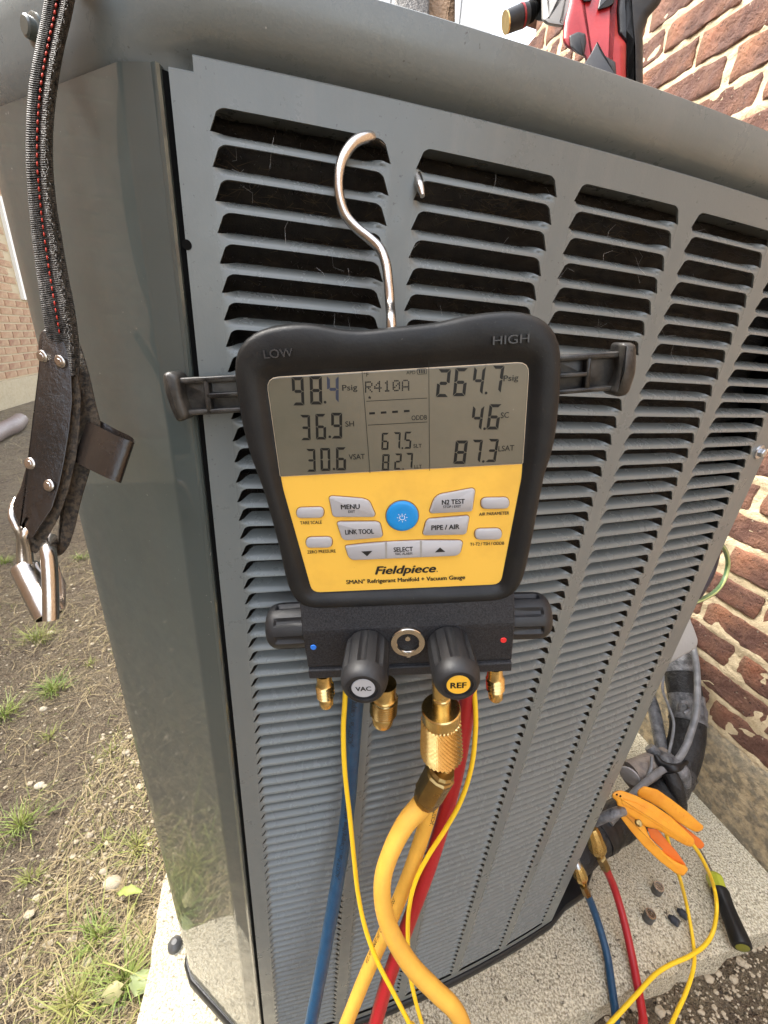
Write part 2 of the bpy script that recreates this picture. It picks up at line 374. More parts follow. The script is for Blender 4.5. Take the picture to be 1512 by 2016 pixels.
# foundation ledge below the bricks
vs, fs = [], []
prof = [(-.004, z0+.004), (-.012, z0-.006), (-.014, -.83), (-.022, -.87), (-.026, -.92), (-.034, -1.0), (-.036, -1.1)]
X = np.linspace(-1.83, 2.1, 260)
for j, (yy, zz) in enumerate(prof):
    for x in X:
        nn = noise.noise(Vector((x*6, zz*40, 1)))*.006+noise.noise(Vector((x*35, zz*80, 4)))*.003
        vs.append((x, yy+nn, zz+.004*noise.noise(Vector((x*12, j, 0)))))
k = len(X); fs = [(j*k+i, j*k+i+1, (j+1)*k+i+1, (j+1)*k+i) for j in range(len(prof)-1) for i in range(k-1)]
obj('foundation', vs, [f[::-1] for f in fs], M_found, root, True, local=True)
# neighbour house on the left (its wall faces us across the yard)
M2 = Matrix.Identity(4)
for i in range(3): M2[i][0] = TV[i]; M2[i][1] = -NV[i]; M2[i][2] = ZV[i]; M2[i][3] = NT(-2.72, 0, 0)[i]
hs = empty('brick_house', M2, 'tan and red brick house across the yard on a smooth concrete foundation', 'house')
C2, L2 = .080, .235; zb = -.715
me2 = brick_variants(.222, .064, .03, .0015, 2, 1, 4)
for m_ in me2: m_.materials.append(M_brick2)
cnt = 0; rest = []
WZ0, WT0, WT1, WZ1 = .10, 6.26, 8.0, 1.10
for r in range(44):
    zc = zb+C2*(r+.5); t = -6.0+(r % 2)*.5*L2
    while t < 10.5:
        tc = t+L2/2; t += L2
        if WT0-.05 < tc < WT1+.05 and WZ0 < zc < WZ1: continue
        Mb = Matrix.Translation((tc, .008, zc)) @ Matrix.Diagonal((random.uniform(.97, 1.02), 1, random.uniform(.95, 1.04), 1))
        if 4.9 < tc < 7.6 and zc < 1.3 and cnt < 298: share('brick', random.choice(me2), hs, M=Mb); cnt += 1
        else:
            me = random.choice(me2); rest.append((([Mb @ v.co for v in me.vertices]), [tuple(p.vertices) for p in me.polygons]))
v_, f_ = merge(*rest); tag(obj('distant_brick', v_, f_, M_brick2, hs, False, local=True), kind='stuff')
obj('wall_core', *boxv((-6, .0, zb-.01), (16.7, 0, 0), (0, .3, 0), (0, 0, 3.6)), M_mort2, hs, local=True)
obj('foundation', *boxv((-6.02, -.03, -1.2), (16.74, 0, 0), (0, .34, 0), (0, 0, 1.2+zb-.012)), M_tan, hs, local=True)
fr = obj('window_frame', *merge(boxv((WT0, -.035, WZ0), (WT1-WT0, 0, 0), (0, .04, 0), (0, 0, .10)), boxv((WT0, -.035, WZ1-.10), (WT1-WT0, 0, 0), (0, .04, 0), (0, 0, .10)), boxv((WT0, -.035, WZ0+.1), (.42, 0, 0), (0, .04, 0), (0, 0, WZ1-WZ0-.2)), boxv((WT1-.1, -.035, WZ0+.1), (.1, 0, 0), (0, .04, 0), (0, 0, WZ1-WZ0-.2))), M_wtrim, hs, local=True)
obj('pane', *boxv((WT0+.42, -.012, WZ0+.1), (WT1-WT0-.52, 0, 0), (0, .01, 0), (0, 0, WZ1-WZ0-.2)), M_lcd, hs, local=True)
# white fence behind the condenser, pale green cabinet
fe = empty('white_fence', NT(.2, 2.55, ZS), 'tall white vertical board fence standing behind the condenser', 'fence')
for i in range(12):
    n_ = -.93+i*.172
    v_, f_ = boxv(NT(n_, 2.55, ZS), NV*.166, TV*.02, ZV*3.4)
    obj('board', v_, f_, M_siding, fe)
obj('rail', *boxv(NT(-.93, 2.572, ZS+.2), NV*2.06, TV*.03, ZV*3.1), M_wtrim, fe)
p = atd(1046, 60, 2.1)
gb = empty('utility_cabinet', NT(p@NV, p@TV, ZS), 'pale green sloped cabinet between the fence and the brick wall', 'cabinet')
a, c = p@NV, p@TV
P_ = [NT(a-.06, c, ZS), NT(a+.14, c, ZS), NT(a+.14, c, 1.16), NT(a+.04, c, 1.14), NT(a-.06, c, .98)]
v_ = P_+[q+TV*.25 for q in P_]; f_ = [(0, 1, 2, 3, 4), (9, 8, 7, 6, 5)]+[(i, (i+1) % 5+0, (i+1) % 5+5, i+5) for i in range(5)]
obj('housing', v_, [tuple(reversed(f)) for f in f_], M_pgreen, gb)
obj('cabinet_door', *boxv(NT(a-.04, c-.012, ZS+.1), NV*.16, TV*.01, ZV*1.7), M_pgreen, gb)
# brown downspout elbow lying on the soil
q0, q1, q2, q3 = atz(-30, 868, ZS+.06), atz(0, 850, ZS+.06), atz(26, 838, ZS+.06), atz(40, 826, ZS+.05)
ds = tube('downspout', [q0, q1, q2, q3], [.062, .062, .068, .06], M_dpipe, None, 10)
tag(ds, 'brown downspout elbow lying on the soil near the neighbouring foundation', 'downspout')
# ------------------------------------------------------------------ the condenser
ac = empty('air_conditioner', NT(.2, .6, ZP), 'large blue grey outdoor condenser with bowed louvred front and glossy corner post', 'air conditioner')
PZ0, NSL, PITCH, Z_B = .07847, 79, .0127, -.938
COLS = [(-.0907, -.0105), (.0020, .0812), (.0921, .1680), (.1790, .2535), (.2645, .3366)]
XL, XR = -.1050, .3605
lipd = .0038
def ginset(d, zrel):
    """height of the opening's top edge above its bottom-corner tip, as function of distance d from the column end"""
    ins = .0042; r = .0030
    if d >= ins+r: return 0.
    if d <= ins*.72: return -(PITCH-lipd)*(1-d/(ins*.72)*.80)
    t = (d-ins*.72)/(ins+r-ins*.72); return -(PITCH-lipd)*.20*(1-t)**2.2
def sample_u(Wd):
    e = [0, .0008, .0016, .0024, .0030, .0035, .0041, .0048, .0058, .0072, .009, .012]
    m = list(np.linspace(.018, Wd-.018, 6)); return e+m+[Wd-x for x in e[::-1]]
def ss(x): x = max(0, min(1, x)); return x*x*(3-2*x)
ROWS = [(.0003, -.0027, -.0032), (.0011, -.0014, -.0024), (.0025, -.0004, -.0017), (.0046, .0006, -.0010), (.0071, .0015, -.0005), (.0098, .0024, 0.)]   # (depth inward, z above the tip, -)
def slat_mesh(c):
    x0, x1 = COLS[c]; Wd = x1-x0; U = sample_u(Wd); vs, fs = [], []
    nrow = 0
    for u in U:
        x = x0+u; d_ = min(u, Wd-u); g = ginset(d_, 0); f = ss((d_-.0004)/(.0075)); col = []
        fr_ = ss((Wd-u)/.011) if u > Wd/2 else 1
        zb = -lipd+g
        col.append(PP(x, zb, -.0012)); col.append(PP(x, zb, 0))
        for k, (dd, zz, zf) in enumerate(ROWS):
            ff = f*fr_ if k >= 3 else f
            zz2 = max(zf, zb*(1-k/7)) if zb < -lipd else zf
            col.append(PP(x, zf*(1-f)+zz*f if g == 0 or True else zf, -dd*ff-(0 if k < 6 else 0)))
        vs += col; nrow = len(col)
    for i in range(len(U)-1):
        for j in range(nrow-1): fs.append((i*nrow+j, (i+1)*nrow+j, (i+1)*nrow+j+1, i*nrow+j+1))
    # rounded lip reads as an edge
    Mi = wm(ac).inverted(); vs = [Mi @ Vector([float(q) for q in v]) for v in vs]
    me = bpy.data.meshes.new('slat'); me.from_pydata([tuple(v) for v in vs], [], fs); me.materials.append(M_slat)
    me.shade_smooth(); me.set_sharp_from_angle(angle=math.radians(62)); return me
SM = [slat_mesh(c) for c in range(5)]
rest = []
for c in range(5):
    for i in range(NSL):
        z = PZ0-PITCH*i
        if i < 60: share('slat', SM[c], ac, (0, 0, z))
        else: rest.append(([v.co+Vector((0, 0, z)) for v in SM[c].vertices], [tuple(p.vertices) for p in SM[c].polygons]))
v_, f_ = merge(*rest); o = obj('lower_slats', v_, f_, M_slat, ac, True, 62, local=True); tag(o, kind='stuff')
# sheet: ribs and bands
def sheet_strip(xs_, zs_, off=0.):
    vs = [PP(x, z, off) for z in zs_ for x in xs_]; k = len(xs_)
    return vs, [(j*k+i, j*k+i+1, (j+1)*k+i+1, (j+1)*k+i) for j in range(len(zs_)-1) for i in range(k-1)]
ZT = .1022
strips = []
zt1 = PZ0+PITCH*.0
def vz(a, b, n=60): return list(np.linspace(a, b, n))
edges = [(-.0953, COLS[0][0])]+[(COLS[i][1], COLS[i+1][0]) for i in range(4)]+[(COLS[4][1], XR)]
strips.append(sheet_strip(list(np.linspace(XL, -.0953, 3)), [Z_B, .0968]))
for a, b in edges: strips.append(sheet_strip(list(np.linspace(a, b, 4)), [Z_B, ZT]))
for c, (x0, x1) in enumerate(COLS):
    strips.append(sheet_strip(list(np.linspace(x0, x1, 8)), [Z_B, PZ0-PITCH*NSL]))
    U = sample_u(x1-x0); vs = []
    for u in U:
        g = ginset(min(u, x1-x0-u), 0); zb = PZ0+PITCH-lipd+g
        vs += [PP(x0+u, zb, -.0012), PP(x0+u, zb, 0), PP(x0+u, ZT, 0)]
    strips.append((vs, [(i*3+j, (i+1)*3+j, (i+1)*3+j+1, i*3+j+1) for i in range(len(U)-1) for j in range(2)]))
# folded edges: top lip inward, right return
xs_ = list(np.linspace(XL, XR, 40))
for (xa, xb, zt_) in ((-.0953, XR, ZT), (XL, -.0953, .0968)):
    X_ = [x for x in np.linspace(xa, xb, 30)]
    v_ = [PP(x, zt_, 0) for x in X_]+[PP(x, zt_+.0008, -.0008) for x in X_]+[PP(x, zt_+.0006, -.006) for x in X_]; k = len(X_)
    strips.append((v_, [(j*k+i, j*k+i+1, (j+1)*k+i+1, (j+1)*k+i) for j in range(2) for i in range(k-1)]))
v_ = []
for z in (Z_B, ZT):
    for o_ in ((0, 0), (.0012, -.0012), (.0012, -.02)): v_.append(PP(XR, z, o_[1])+np.array([pn_(XR)[1]*-1*o_[0], pn_(XR)[0]*o_[0], 0]))
strips.append((v_, [(0, 1, 4, 3), (1, 2, 5, 4)]))
v_ = [PP(XL, Z_B, 0), PP(XL, Z_B, -.012), PP(XL, ZT, -.012), PP(XL, .0968, 0)]; strips.append((v_, [(0, 1, 2, 3)]))
v_, f_ = merge(*strips); obj('louvre_panel', v_, f_, M_paint, ac, True, 40)
# coil behind: dark tube rows with thousands of spines
vs, fs = sheet_strip(list(np.linspace(-.105, .35, 60)), list(np.linspace(-.93, .10, 260)), -.034)
vs = [v+pn_(v[0])*(.0035*math.cos(2*math.pi*v[2]/.0115)+.0025*noise.noise(Vector((v[0]*90, v[2]*160, 0)))) for v in vs]
obj('coil', vs, fs, M_coil, ac, True)
vs, fs = [], []
for k in range(9000):
    x = random.uniform(-.10, .345); z = random.uniform(-.45, .098)
    zr = round(z/.0115)*.0115+random.gauss(0, .0012); p = PP(x, zr, -.031); q = p+pn_(x)*random.uniform(.003, .0075)+np.array([random.gauss(0, .0013), 0, random.gauss(-.0012, .0016)]); s = np.array([.00035, 0, .0001])
    b = len(vs); vs += [p-s, p+s, q]; fs.append((b, b+1, b+2))
tag(obj('coil_spine', vs, fs, M_fin, ac), kind='stuff')
vs, fs = [], []
for cx, cz, m_, r_ in ((-.055, .062, 70, .022), (-.02, .045, 50, .02), (.06, .075, 80, .024), (.02, .078, 30, .012), (.145, .07, 70, .02), (-.08, .07, 30, .01), (.05, .03, 25, .02), (-.06, .02, 30, .015), (.125, .04, 25, .02), (-.035, -.005, 40, .012)):
    for k in range(m_):
        x = min(.3, max(-.1, random.gauss(cx, r_))); z = min(.095, random.gauss(cz, .005)); p = PP(x, z, -.022+random.uniform(-.004, .006)); a = random.uniform(0, 6.3); l = random.uniform(.004, .013)
        q = p+np.array([math.cos(a)*l, 0, math.sin(a)*l*.6])+pn_(x)*random.gauss(0, .002); s = np.array([0, 0, .00018]); b = len(vs); vs += [p-s, p+s, q]; fs.append((b, b+1, b+2))
tag(obj('grass_debris', vs, fs, M_lint, ac), kind='stuff')
# fine cobweb threads caught on the slats
vs, fs = [], []
for k in range(45):
    x = random.uniform(-.085, .2); z = random.uniform(-.02, .085); p = PP(x, z, -.001-random.random()*.008); a = random.uniform(0, 6.3); l = random.uniform(.003, .014); m_ = p+np.array([math.cos(a)*l*.5, 0, math.sin(a)*l*.5])+np.array([random.gauss(0, .001), 0, random.gauss(0, .001)]); q = p+np.array([math.cos(a+.4)*l, 0, math.sin(a+.4)*l])
    v_, f_ = tubemesh([p, m_, q], .000035, 3); b = len(vs); vs += v_; fs += [tuple(i+b for i in f) for f in f_]
tag(obj('cobweb', vs, fs, M_white, ac), kind='stuff')
# body core (keeps light out), outline in plan
def plan():
    P = []
    for x in np.linspace(-.1085, .3590, 28): P.append(PP(x, 0, 0)[:2])
    def q(n, t): return NT(n, t)[:2]
    P += [q(.5, .312), q(.547, .36), q(.553, .5), q(.556, .62), q(.553, .76), q(.545, .88), q(.45, .975), q(.33, .985), q(.2, .99), q(.07, .985), q(-.055, .975), q(-.152, .88), q(-.16, .76), q(-.163, .62), q(-.16, .48), q(-.151, .362), q(-.143, .3415), q(-.0545, .2527)]
    return P
PL = plan()
def ring(outs, zs_, P=PL):
    N = len(P); vs, fs = [], []
    for j, (o_, z) in enumerate(zip(outs, zs_)):
        Q = inset(P, -o_) if abs(o_) > 1e-9 else P
        for q in Q: vs.append(np.array([q[0], q[1], z]))
        if j:
            b = (j-1)*N; c = j*N; fs += [(b+k, b+(k+1) % N, c+(k+1) % N, c+k) for k in range(N)]
    return vs, fs
obj('light_block_core', *ring([-.045, -.045], [Z_B, .10]), M_black, ac)  # unseen black core that keeps light out behind the coil
# cap
prof = [(-.012, .0955), (-.0030, .0957), (-.0012, .0975), (.0005, .1012), (.0020, .106), (.0030, .1115), (.0036, .119), (.0042, .127), (.0044, .1340), (.0036, .1372), (.0012, .1392), (-.0035, .1400), (-.012, .1400), (-.03, .1385), (-.06, .134), (-.06, .12)]
fineP = []
for i in range(len(PL)):
    a, b = np.array(PL[i]), np.array(PL[(i+1) % len(PL)]); m_ = max(1, int(np.linalg.norm(b-a)/.012))
    for k in range(m_): fineP.append(a+(b-a)*k/m_)
def smoothpoly(P, it):
    P = [np.array(p) for p in P]
    for _ in range(it): P = [(P[i-1]+2*P[i]+P[(i+1) % len(P)])/4 for i in range(len(P))]
    return P
capP = smoothpoly(fineP, 3)
prof = [(a_, .1012+(b_-.1012)*.83 if b_ > .1012 else b_) for a_, b_ in prof]
prof_front = [-.036, -.022, -.0215, -.0200, -.0150, -.0030, .0020, .0034, .0042, .0040, .0012, -.0035, -.012, -.03, -.06, -.06]
def cap_ring():
    N = len(capP); vs, fs = [], []; T = []
    for i in range(N): t = capP[(i+1) % N]-capP[i-1]; t = t/np.linalg.norm(t); T.append(np.array([t[1], -t[0]]))
    for j, (o_, z) in enumerate(prof):
        for i, q in enumerate(capP):
            front = q[1]-py_(q[0]) < .02 and -.13 < q[0] < .37
            wq = ss((q[0]+.116)/.022)*ss((.365-q[0])/.01) if front else 0.
            oo = o_*(1-wq)+prof_front[j]*wq; Q = q+T[i]*oo; vs.append(np.array([Q[0], Q[1], z+(.0008*(j-2) if 2 < j < 5 else 0)*wq]))
        if j: b = (j-1)*N; c = j*N; fs += [(b+k, b+(k+1) % N, c+(k+1) % N, c+k) for k in range(N)]
    return vs, fs
v_, f_ = cap_ring()
capo = obj('top_cover', v_, f_, M_cap, ac, True, 45)
# fan guard on top
cx, cy = NT(.197, .62)[:2]; wires = []
for r in [.05+.022*k for k in range(12)]:
    wires.append(tubemesh([np.array([cx+r*math.cos(a), cy+r*math.sin(a), .142+.02*(1-(r/.32)**2)]) for a in np.linspace(0, 2*math.pi, 49)], .0016, 5, False))
for a in np.linspace(0, 2*math.pi, 13)[:-1]:
    wires.append(tubemesh([np.array([cx+r*math.cos(a), cy+r*math.sin(a), .140+.02*(1-(r/.32)**2)]) for r in (.03, .12, .2, .3)], .002, 5, False))
v_, f_ = merge(*wires); obj('fan_guard', v_, f_, M_base, ac, True)
# corner post on the left: bead flange, narrow face, fold, broad glossy 45 degree face, rounded back edge
def q2(n, t): return NT(n, t)[:2]
fl = PP(-.1107, 0, 0)[:2]
pp = [PP(-.1072, 0, -.012)[:2], PP(-.1078, 0, -.003)[:2], PP(-.1084, 0, -.0006)[:2], PP(-.1096, 0, .0004)[:2], PP(-.1108, 0, -.0002)[:2], PP(-.1118, 0, -.0011)[:2]]
f0 = np.array([-.1262, .2262]); f1 = q2(-.1462, .3445)
pp += [pp[-1]+(f0-pp[-1])*.35+np.array([0, -.0002]), pp[-1]+(f0-pp[-1])*.72, f0+np.array([.0018, -.0002]), f0, f0+(f1-f0)/np.linalg.norm(f1-f0)*.0022]
for k in range(1, 13): pp.append(f0+(f1-f0)*k/13)
pp += [q2(-.1470, .3457), q2(-.1486, .3490), q2(-.1496, .3535), q2(-.151, .365), q2(-.156, .40)]
zs_ = [-.938]+list(np.linspace(-.9, .098, 24))
vs = [np.array([p[0], p[1], z]) for z in zs_ for p in pp]; k = len(pp)
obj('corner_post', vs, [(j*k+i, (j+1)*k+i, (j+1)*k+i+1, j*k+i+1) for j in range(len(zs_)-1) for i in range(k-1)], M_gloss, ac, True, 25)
# far side skins
def skin(P, name):
    v_ = [np.array([p[0], p[1], z]) for z in (-.938, .097) for p in P]; k = len(P); obj(name, v_, [(i, i+1, k+i+1, k+i) for i in range(k-1)], M_paint, ac, False)
skin([q2(-.156, .40), q2(-.163, .62), q2(-.158, .84)], 'side_panel'); skin([q2(-.158, .84), q2(-.055, .975), q2(.2, .99), q2(.45, .975), q2(.547, .88)], 'rear_panel')
skin([q2(.547, .88), q2(.556, .62), q2(.547, .37)], 'side_panel'); skin([q2(.547, .37), q2(.5, .322), q2(.462, .285)], 'service_panel')
# black strip painting the shade in the gap between post and panel
v_ = [PP(-.1082, z, o_) for z in (-.938, .097) for o_ in (-.003,)]+[PP(-.1045, z, -.0075) for z in (-.938, .097)]
obj('seam_shade_strip', [PP(-.1084, -.938, -.002), PP(-.1045, -.938, -.004), PP(-.1045, .097, -.004), PP(-.1084, .097, -.002)], [(0, 1, 2, 3)], M_black, ac)
# base pan
bp = []
for x in np.linspace(-.1085, .36, 24): bp.append(PP(x, 0, .0)[:2])
bp += [q2(.50, .283), q2(.548, .291), q2(.590, .318), q2(.609, .352), q2(.612, .45), q2(.61, .88), q2(.46, 1.0), q2(-.06, 1.0), q2(-.16, .89), q2(-.157, .364), q2(-.147, .344), q2(-.057, .256)]
v_, f_ = ring([.001, .0045, .0045, .003, .001, -.02], [-.9590, -.957, -.947, -.9435, -.9415, -.9415], bp); N = len(bp); f_.append(tuple(range(len(v_)-N, len(v_))))
obj('base_pan', v_, f_, M_base, ac, True, 40)
# screws
def screw(P, n, r, name='screw', par=ac, m_=None, hexa=True):
    n = np.array(n)/np.linalg.norm(n); P = np.array(P)
    a = lathe(P, P+n*r*.35, [(0, r*1.55), (.8, r*1.5), (1, r*1.3)], 20); b = lathe(P+n*r*.35, P+n*r*1.15, [(0, r), (.8, r), (1, r*.8)], 6 if hexa else 16)
    return obj(name, *merge(a, b), m_ or M_zinc, par, True, 30)
screw(PP(.3480, -.0719, 0), pn_(.348), .0044)
cn = -(NV+TV)/math.sqrt(2)
v = ray(72, 62); k_ = ((NT(-.11, .308)+cn*.006)@cn)/(v@cn); screw(v*k_, cn, .004, m_=M_gloss, hexa=False)
# slotted hole in the left strip
v_, f_ = lathe(PP(-.1046, .034, -.001), PP(-.1046, .034, .0004), [(0, .0022), (1, .0022)], 16); obj('edge_notch', v_, f_, M_black, ac)
# ------------------------------------------------------------------ digital gauge
ex = RT+.05*UP-.03*FW; ex /= np.linalg.norm(ex)
eu = ZV-(ZV@ex)*ex; eu /= np.linalg.norm(eu); en = np.cross(ex, eu)
GO = aty(793, 930, .205)
MG = Matrix.Identity(4)
for i in range(3): MG[i][0] = ex[i]; MG[i][1] = eu[i]; MG[i][2] = en[i]; MG[i][3] = GO[i]
ga = empty('digital_gauge', MG, 'yellow and black digital refrigerant gauge with grey display hooked on the louvres', 'gauge')
def GP(px, py, h=0.):
    v = ray(px, py); k = ((GO+en*h)@en)/(v@en); q = v*k-GO; return np.array([q@ex, q@eu, h])
def GW(l): return GO+ex*l[0]+eu*l[1]+en*l[2]
def gobj(name, vf, mat_, par=None, smooth=False, sharp=None): return obj(name, vf[0], vf[1], mat_, par or ga, smooth, sharp, local=True)
def raycast_poly(P, c, n):
    out = []
    for k in range(n):
        a = 2*math.pi*k/n; d_ = np.array([math.cos(a), math.sin(a)]); best = 0
        for i in range(len(P)):
            p, q = P[i]-c, P[(i+1) % len(P)]-c; e = q-p; den = d_[0]*e[1]-d_[1]*e[0]
            if abs(den) < 1e-12: continue
            t = (p[0]*e[1]-p[1]*e[0])/den; s = (p[0]*d_[1]-p[1]*d_[0])/den
            if t > 0 and -1e-6 <= s <= 1+1e-6: best = max(best, t)
        out.append(c+d_*best)
    return out
outer_px = [(459,710),(465,686),(484,662),(512,646),(546,638.5),(592,634),(625,637),(655,645),(690,649.5),(728,649),(767,643.5),(818,639),(864,634),(903,624),(948,615.5),(1000,611),(1036,613),(1069,624),(1092,645),(1103,671),(1106,700),(1106,740),(1102,794),(1096,850),(1086,895),(1073,930),(1063,980),(1054,1030),(1043,1086),(1033,1130),(1022,1158),(1003,1175),(974,1184),(900,1188),(818,1192),(700,1196),(624,1198),(590,1190),(573,1171),(562,1138),(550,1080),(533,1015),(519,965),(506,932),(491,892),(478,846),(468,794),(461,743)]
outer = [GP(x, y)[:2] for x, y in outer_px]; gc = np.array([-.0008, -.006])
inner = roundpoly([(-.0640, .0512), (.0622, .0512), (.0634, .012), (.0630, -.006), (.0556, -.0735), (-.0578, -.0735), (-.0650, -.006), (-.0652, .012)], [.006, .006, .01, .02, .005, .005, .02, .01])
NB = 168
RO = smoothpoly(raycast_poly(outer, gc, NB), 2); RI = raycast_poly(inner, gc, NB)
lev = [(.10, -.027), (.02, -.0225), (0, -.016), (0, -.004), (.015, -.0012), (.06, .0012), (.14, .0022), (.34, .0028), (.58, .0024), (.74, .0014), (.86, -.0006), (.93, -.0013), (1.0, -.0016)]
vs, fs = [], []
for j, (s, h) in enumerate(lev):
    for k in range(NB):
        q = RO[k]*(1-s)+RI[k]*s; vs.append((q[0], q[1], h))
    if j:
        b = (j-1)*NB; c = j*NB; fs += [(b+k, b+(k+1) % NB, c+(k+1) % NB, c+k) for k in range(NB)]
fs.append(tuple(range(NB))[::-1]); fs.append(tuple(range(len(vs)-NB, len(vs))))
gobj('housing', (vs, fs), M_rub, smooth=True, sharp=60)
def flat(P, h): return [(p[0], p[1], h) for p in P], [tuple(range(len(P)))]
def ccw(P):
    ar = sum(P[i-1][0]*P[i][1]-P[i][0]*P[i-1][1] for i in range(len(P))); return P if ar > 0 else P[::-1]
# faceplate (yellow) and display glass
plate = ccw(roundpoly([(-.0651, .0008), (.0628, .0008), (.0630, -.006), (.0556, -.0733), (-.0577, -.0733), (-.0650, -.006)], [.0003, .0003, .02, .005, .005, .02]))
fp = gobj('faceplate', prism(plate, [(0, -.0016), (0, -.0010), (.0002, -.0009)]), M_yel)
glass = ccw(roundpoly([(-.0640, .0511), (.0621, .0511), (.0628, .0012), (-.0652, .0012)], [.0055, .0055, .0006, .0006]))
obj_edge = gobj('display_rim', prism([np.array(p) for p in inset(glass, -.00035)], [(0, -.0016), (0, -.0009)]), M_lcde)
lcd = gobj('display', prism(glass, [(0, -.0012), (0, -.0004), (.0003, -.0002)]), M_lcd)
# ---- text
def text_mesh(s, bold=0., shear=0., ext=0.):
    cu = bpy.data.curves.new('t', 'FONT'); cu.body = s; cu.shear = shear; cu.extrude = ext; cu.resolution_u = 3
    ob = bpy.data.objects.new('t', cu); me = bpy.data.meshes.new_from_object(ob)
    v = [np.array(q.co) for q in me.vertices]; f = [tuple(p.vertices) for p in me.polygons]
    bpy.data.objects.remove(ob); bpy.data.curves.remove(cu); bpy.data.meshes.remove(me)
    if bold and not ext:       # heavier strokes: a few shifted prints, each a hair above the last
        v0, f0_ = v, f; v, f = [], []
        for k, (dx, dy) in enumerate(((-1, 0), (1, 0), (0, -.6), (0, .6))):
            b = len(v); v += [q+np.array([dx*bold, dy*bold, 6e-6*k]) for q in v0]; f += [tuple(i+b for i in p) for p in f0_]
    return v, f
def gtext(s, A, B, hpx, h, mat_, par, bold=.018, shear=0., caps=.70, name='lettering', ext=0.):
    """A, B: pixel ends of the baseline; hpx: capital height in photo pixels"""
    a, b = GP(*A, h), GP(*B, h); u = b-a; wdt = np.linalg.norm(u[:2]); u = u/wdt; v = np.array([-u[1], u[0], 0]); hh = np.linalg.norm(GP(A[0], A[1]-hpx, h)-a)
    V, Fc = text_mesh(s, bold, shear, ext); x0 = min(q[0] for q in V); x1 = max(q[0] for q in V)
    kx = wdt/(x1-x0); ky = hh/caps
    return gobj(name, ([a+u*(q[0]-x0)*kx+v*q[1]*ky+np.array([0, 0, q[2]]) for q in V], Fc), mat_, par)
Z6 = lambda x, y: (500+x/2.52, 900+y/2.52)
Z7 = lambda x, y: (500+x/2.7, 700+y/2.7)
HL = 0.0000
# ---- seven segment figures
SEGS = {'0': 'abcdef', '1': 'bc', '2': 'abged', '3': 'abgcd', '4': 'fgbc', '5': 'afgcd', '6': 'afgedc', '7': 'abc', '8': 'abcdefg', '9': 'abcdfg'}
def digit(ch, x0, y0, x1, y1, m_=M_seg):
    a, b, c = GP(*Z7(x0, y1), HL), GP(*Z7(x1, y1), HL), GP(*Z7(x0, y0), HL)
    H = np.linalg.norm((c-a)[:2])*.97; Wd = np.linalg.norm((b-a)[:2])*.90; u = (b-a)/np.linalg.norm(b-a); v = np.array([-u[1], u[0], 0]); t = Wd*.25; g = t*.14; sh = .04
    def pt(x, y): return a+u*(x+y*sh)+v*y
    h2 = H/2
    poly = {'a': [(g, H), (Wd-g, H), (Wd-t-g*.5, H-t), (t+g*.5, H-t)], 'd': [(t+g*.5, t), (Wd-t-g*.5, t), (Wd-g, 0), (g, 0)],
            'f': [(0, H-g), (0, h2+g*.6), (t*.5, h2+g), (t, h2+t*.4+g), (t, H-t-g)], 'e': [(0, h2-g*.6), (0, g), (t, t+g), (t, h2-t*.4-g), (t*.5, h2-g)],
            'b': [(Wd, H-g), (Wd-t, H-t-g), (Wd-t, h2+t*.4+g), (Wd-t*.5, h2+g), (Wd, h2+g*.6)], 'c': [(Wd, h2-g*.6), (Wd-t*.5, h2-g), (Wd-t, h2-t*.4-g), (Wd-t, t+g), (Wd, g)],
            'g': [(t*.7, h2), (t+g, h2+t*.5), (Wd-t-g, h2+t*.5), (Wd-t*.7, h2), (Wd-t-g, h2-t*.5), (t+g, h2-t*.5)]}
    vs, fs = [], []
    for s in SEGS[ch]:
        P = [pt(*q) for q in poly[s]]
        if (np.cross(P[1]-P[0], P[2]-P[1]))[2] < 0: P = P[::-1]
        b_ = len(vs); vs += P; fs.append(tuple(range(b_, b_+len(P))))
    gobj('digit', (vs, fs), m_, lcd)
def dot(x, y, r=7, m_=M_seg, name='decimal_point'):
    a = GP(*Z7(x, y), HL); rr = r/2.7*.00027; gobj(name, ([(a[0]+rr*math.cos(q), a[1]+rr*math.sin(q), HL) for q in np.linspace(0, 2*math.pi, 9)[:-1]], [tuple(range(8))]), m_, lcd)
M_sb = mat('blue_tinted_segment', (.02, .028, .055), .4)
for a in [('9',207,110,275,265,M_seg),('8',300,105,370,260,M_seg),('4',390,103,457,250,M_sb),('3',250,312,307,450,M_seg),('6',330,306,390,446,M_seg),('9',412,300,475,441,M_seg),('3',282,493,334,617,M_seg),('0',355,488,412,613,M_seg),('6',437,484,495,610,M_seg),
          ('2',967,68,1040,221,M_seg),('6',1057,62,1130,216,M_seg),('4',1155,55,1220,207,M_seg),('7',1250,50,1318,199,M_seg),('4',1150,263,1214,397,M_seg),('6',1235,255,1305,393,M_seg),('8',1060,448,1130,576,M_seg),('7',1146,444,1207,570,M_seg),('3',1230,440,1290,566,M_seg),
          ('6',677,408,718,501,M_seg),('7',738,405,780,498,M_seg),('5',797,402,838,495,M_seg),('8',680,522,722,610,M_seg),('2',745,518,786,606,M_seg),('7',803,515,845,601,M_seg)]: digit(*a)
for a in [(378,248),(403,432),(425,603),(1234,199),(1226,389),(1219,563),(789,492,5),(793,604,5)]: dot(*a)
def lt(s, x0, x1, yb0, yb1, hz, m_=M_segl, bold=.01, caps=.70): gtext(s, Z7(x0, yb0), Z7(x1, yb1), hz/2.7, HL, m_, lcd, bold, caps=caps)
lt('Psig', 470, 550, 187, 183, 31); lt('SH', 487, 533, 378, 376, 28); lt('VSAT', 505, 590, 553, 550, 28); lt('°F', 584, 610, 112, 111, 22); lt('APD', 810, 858, 100, 98, 18)
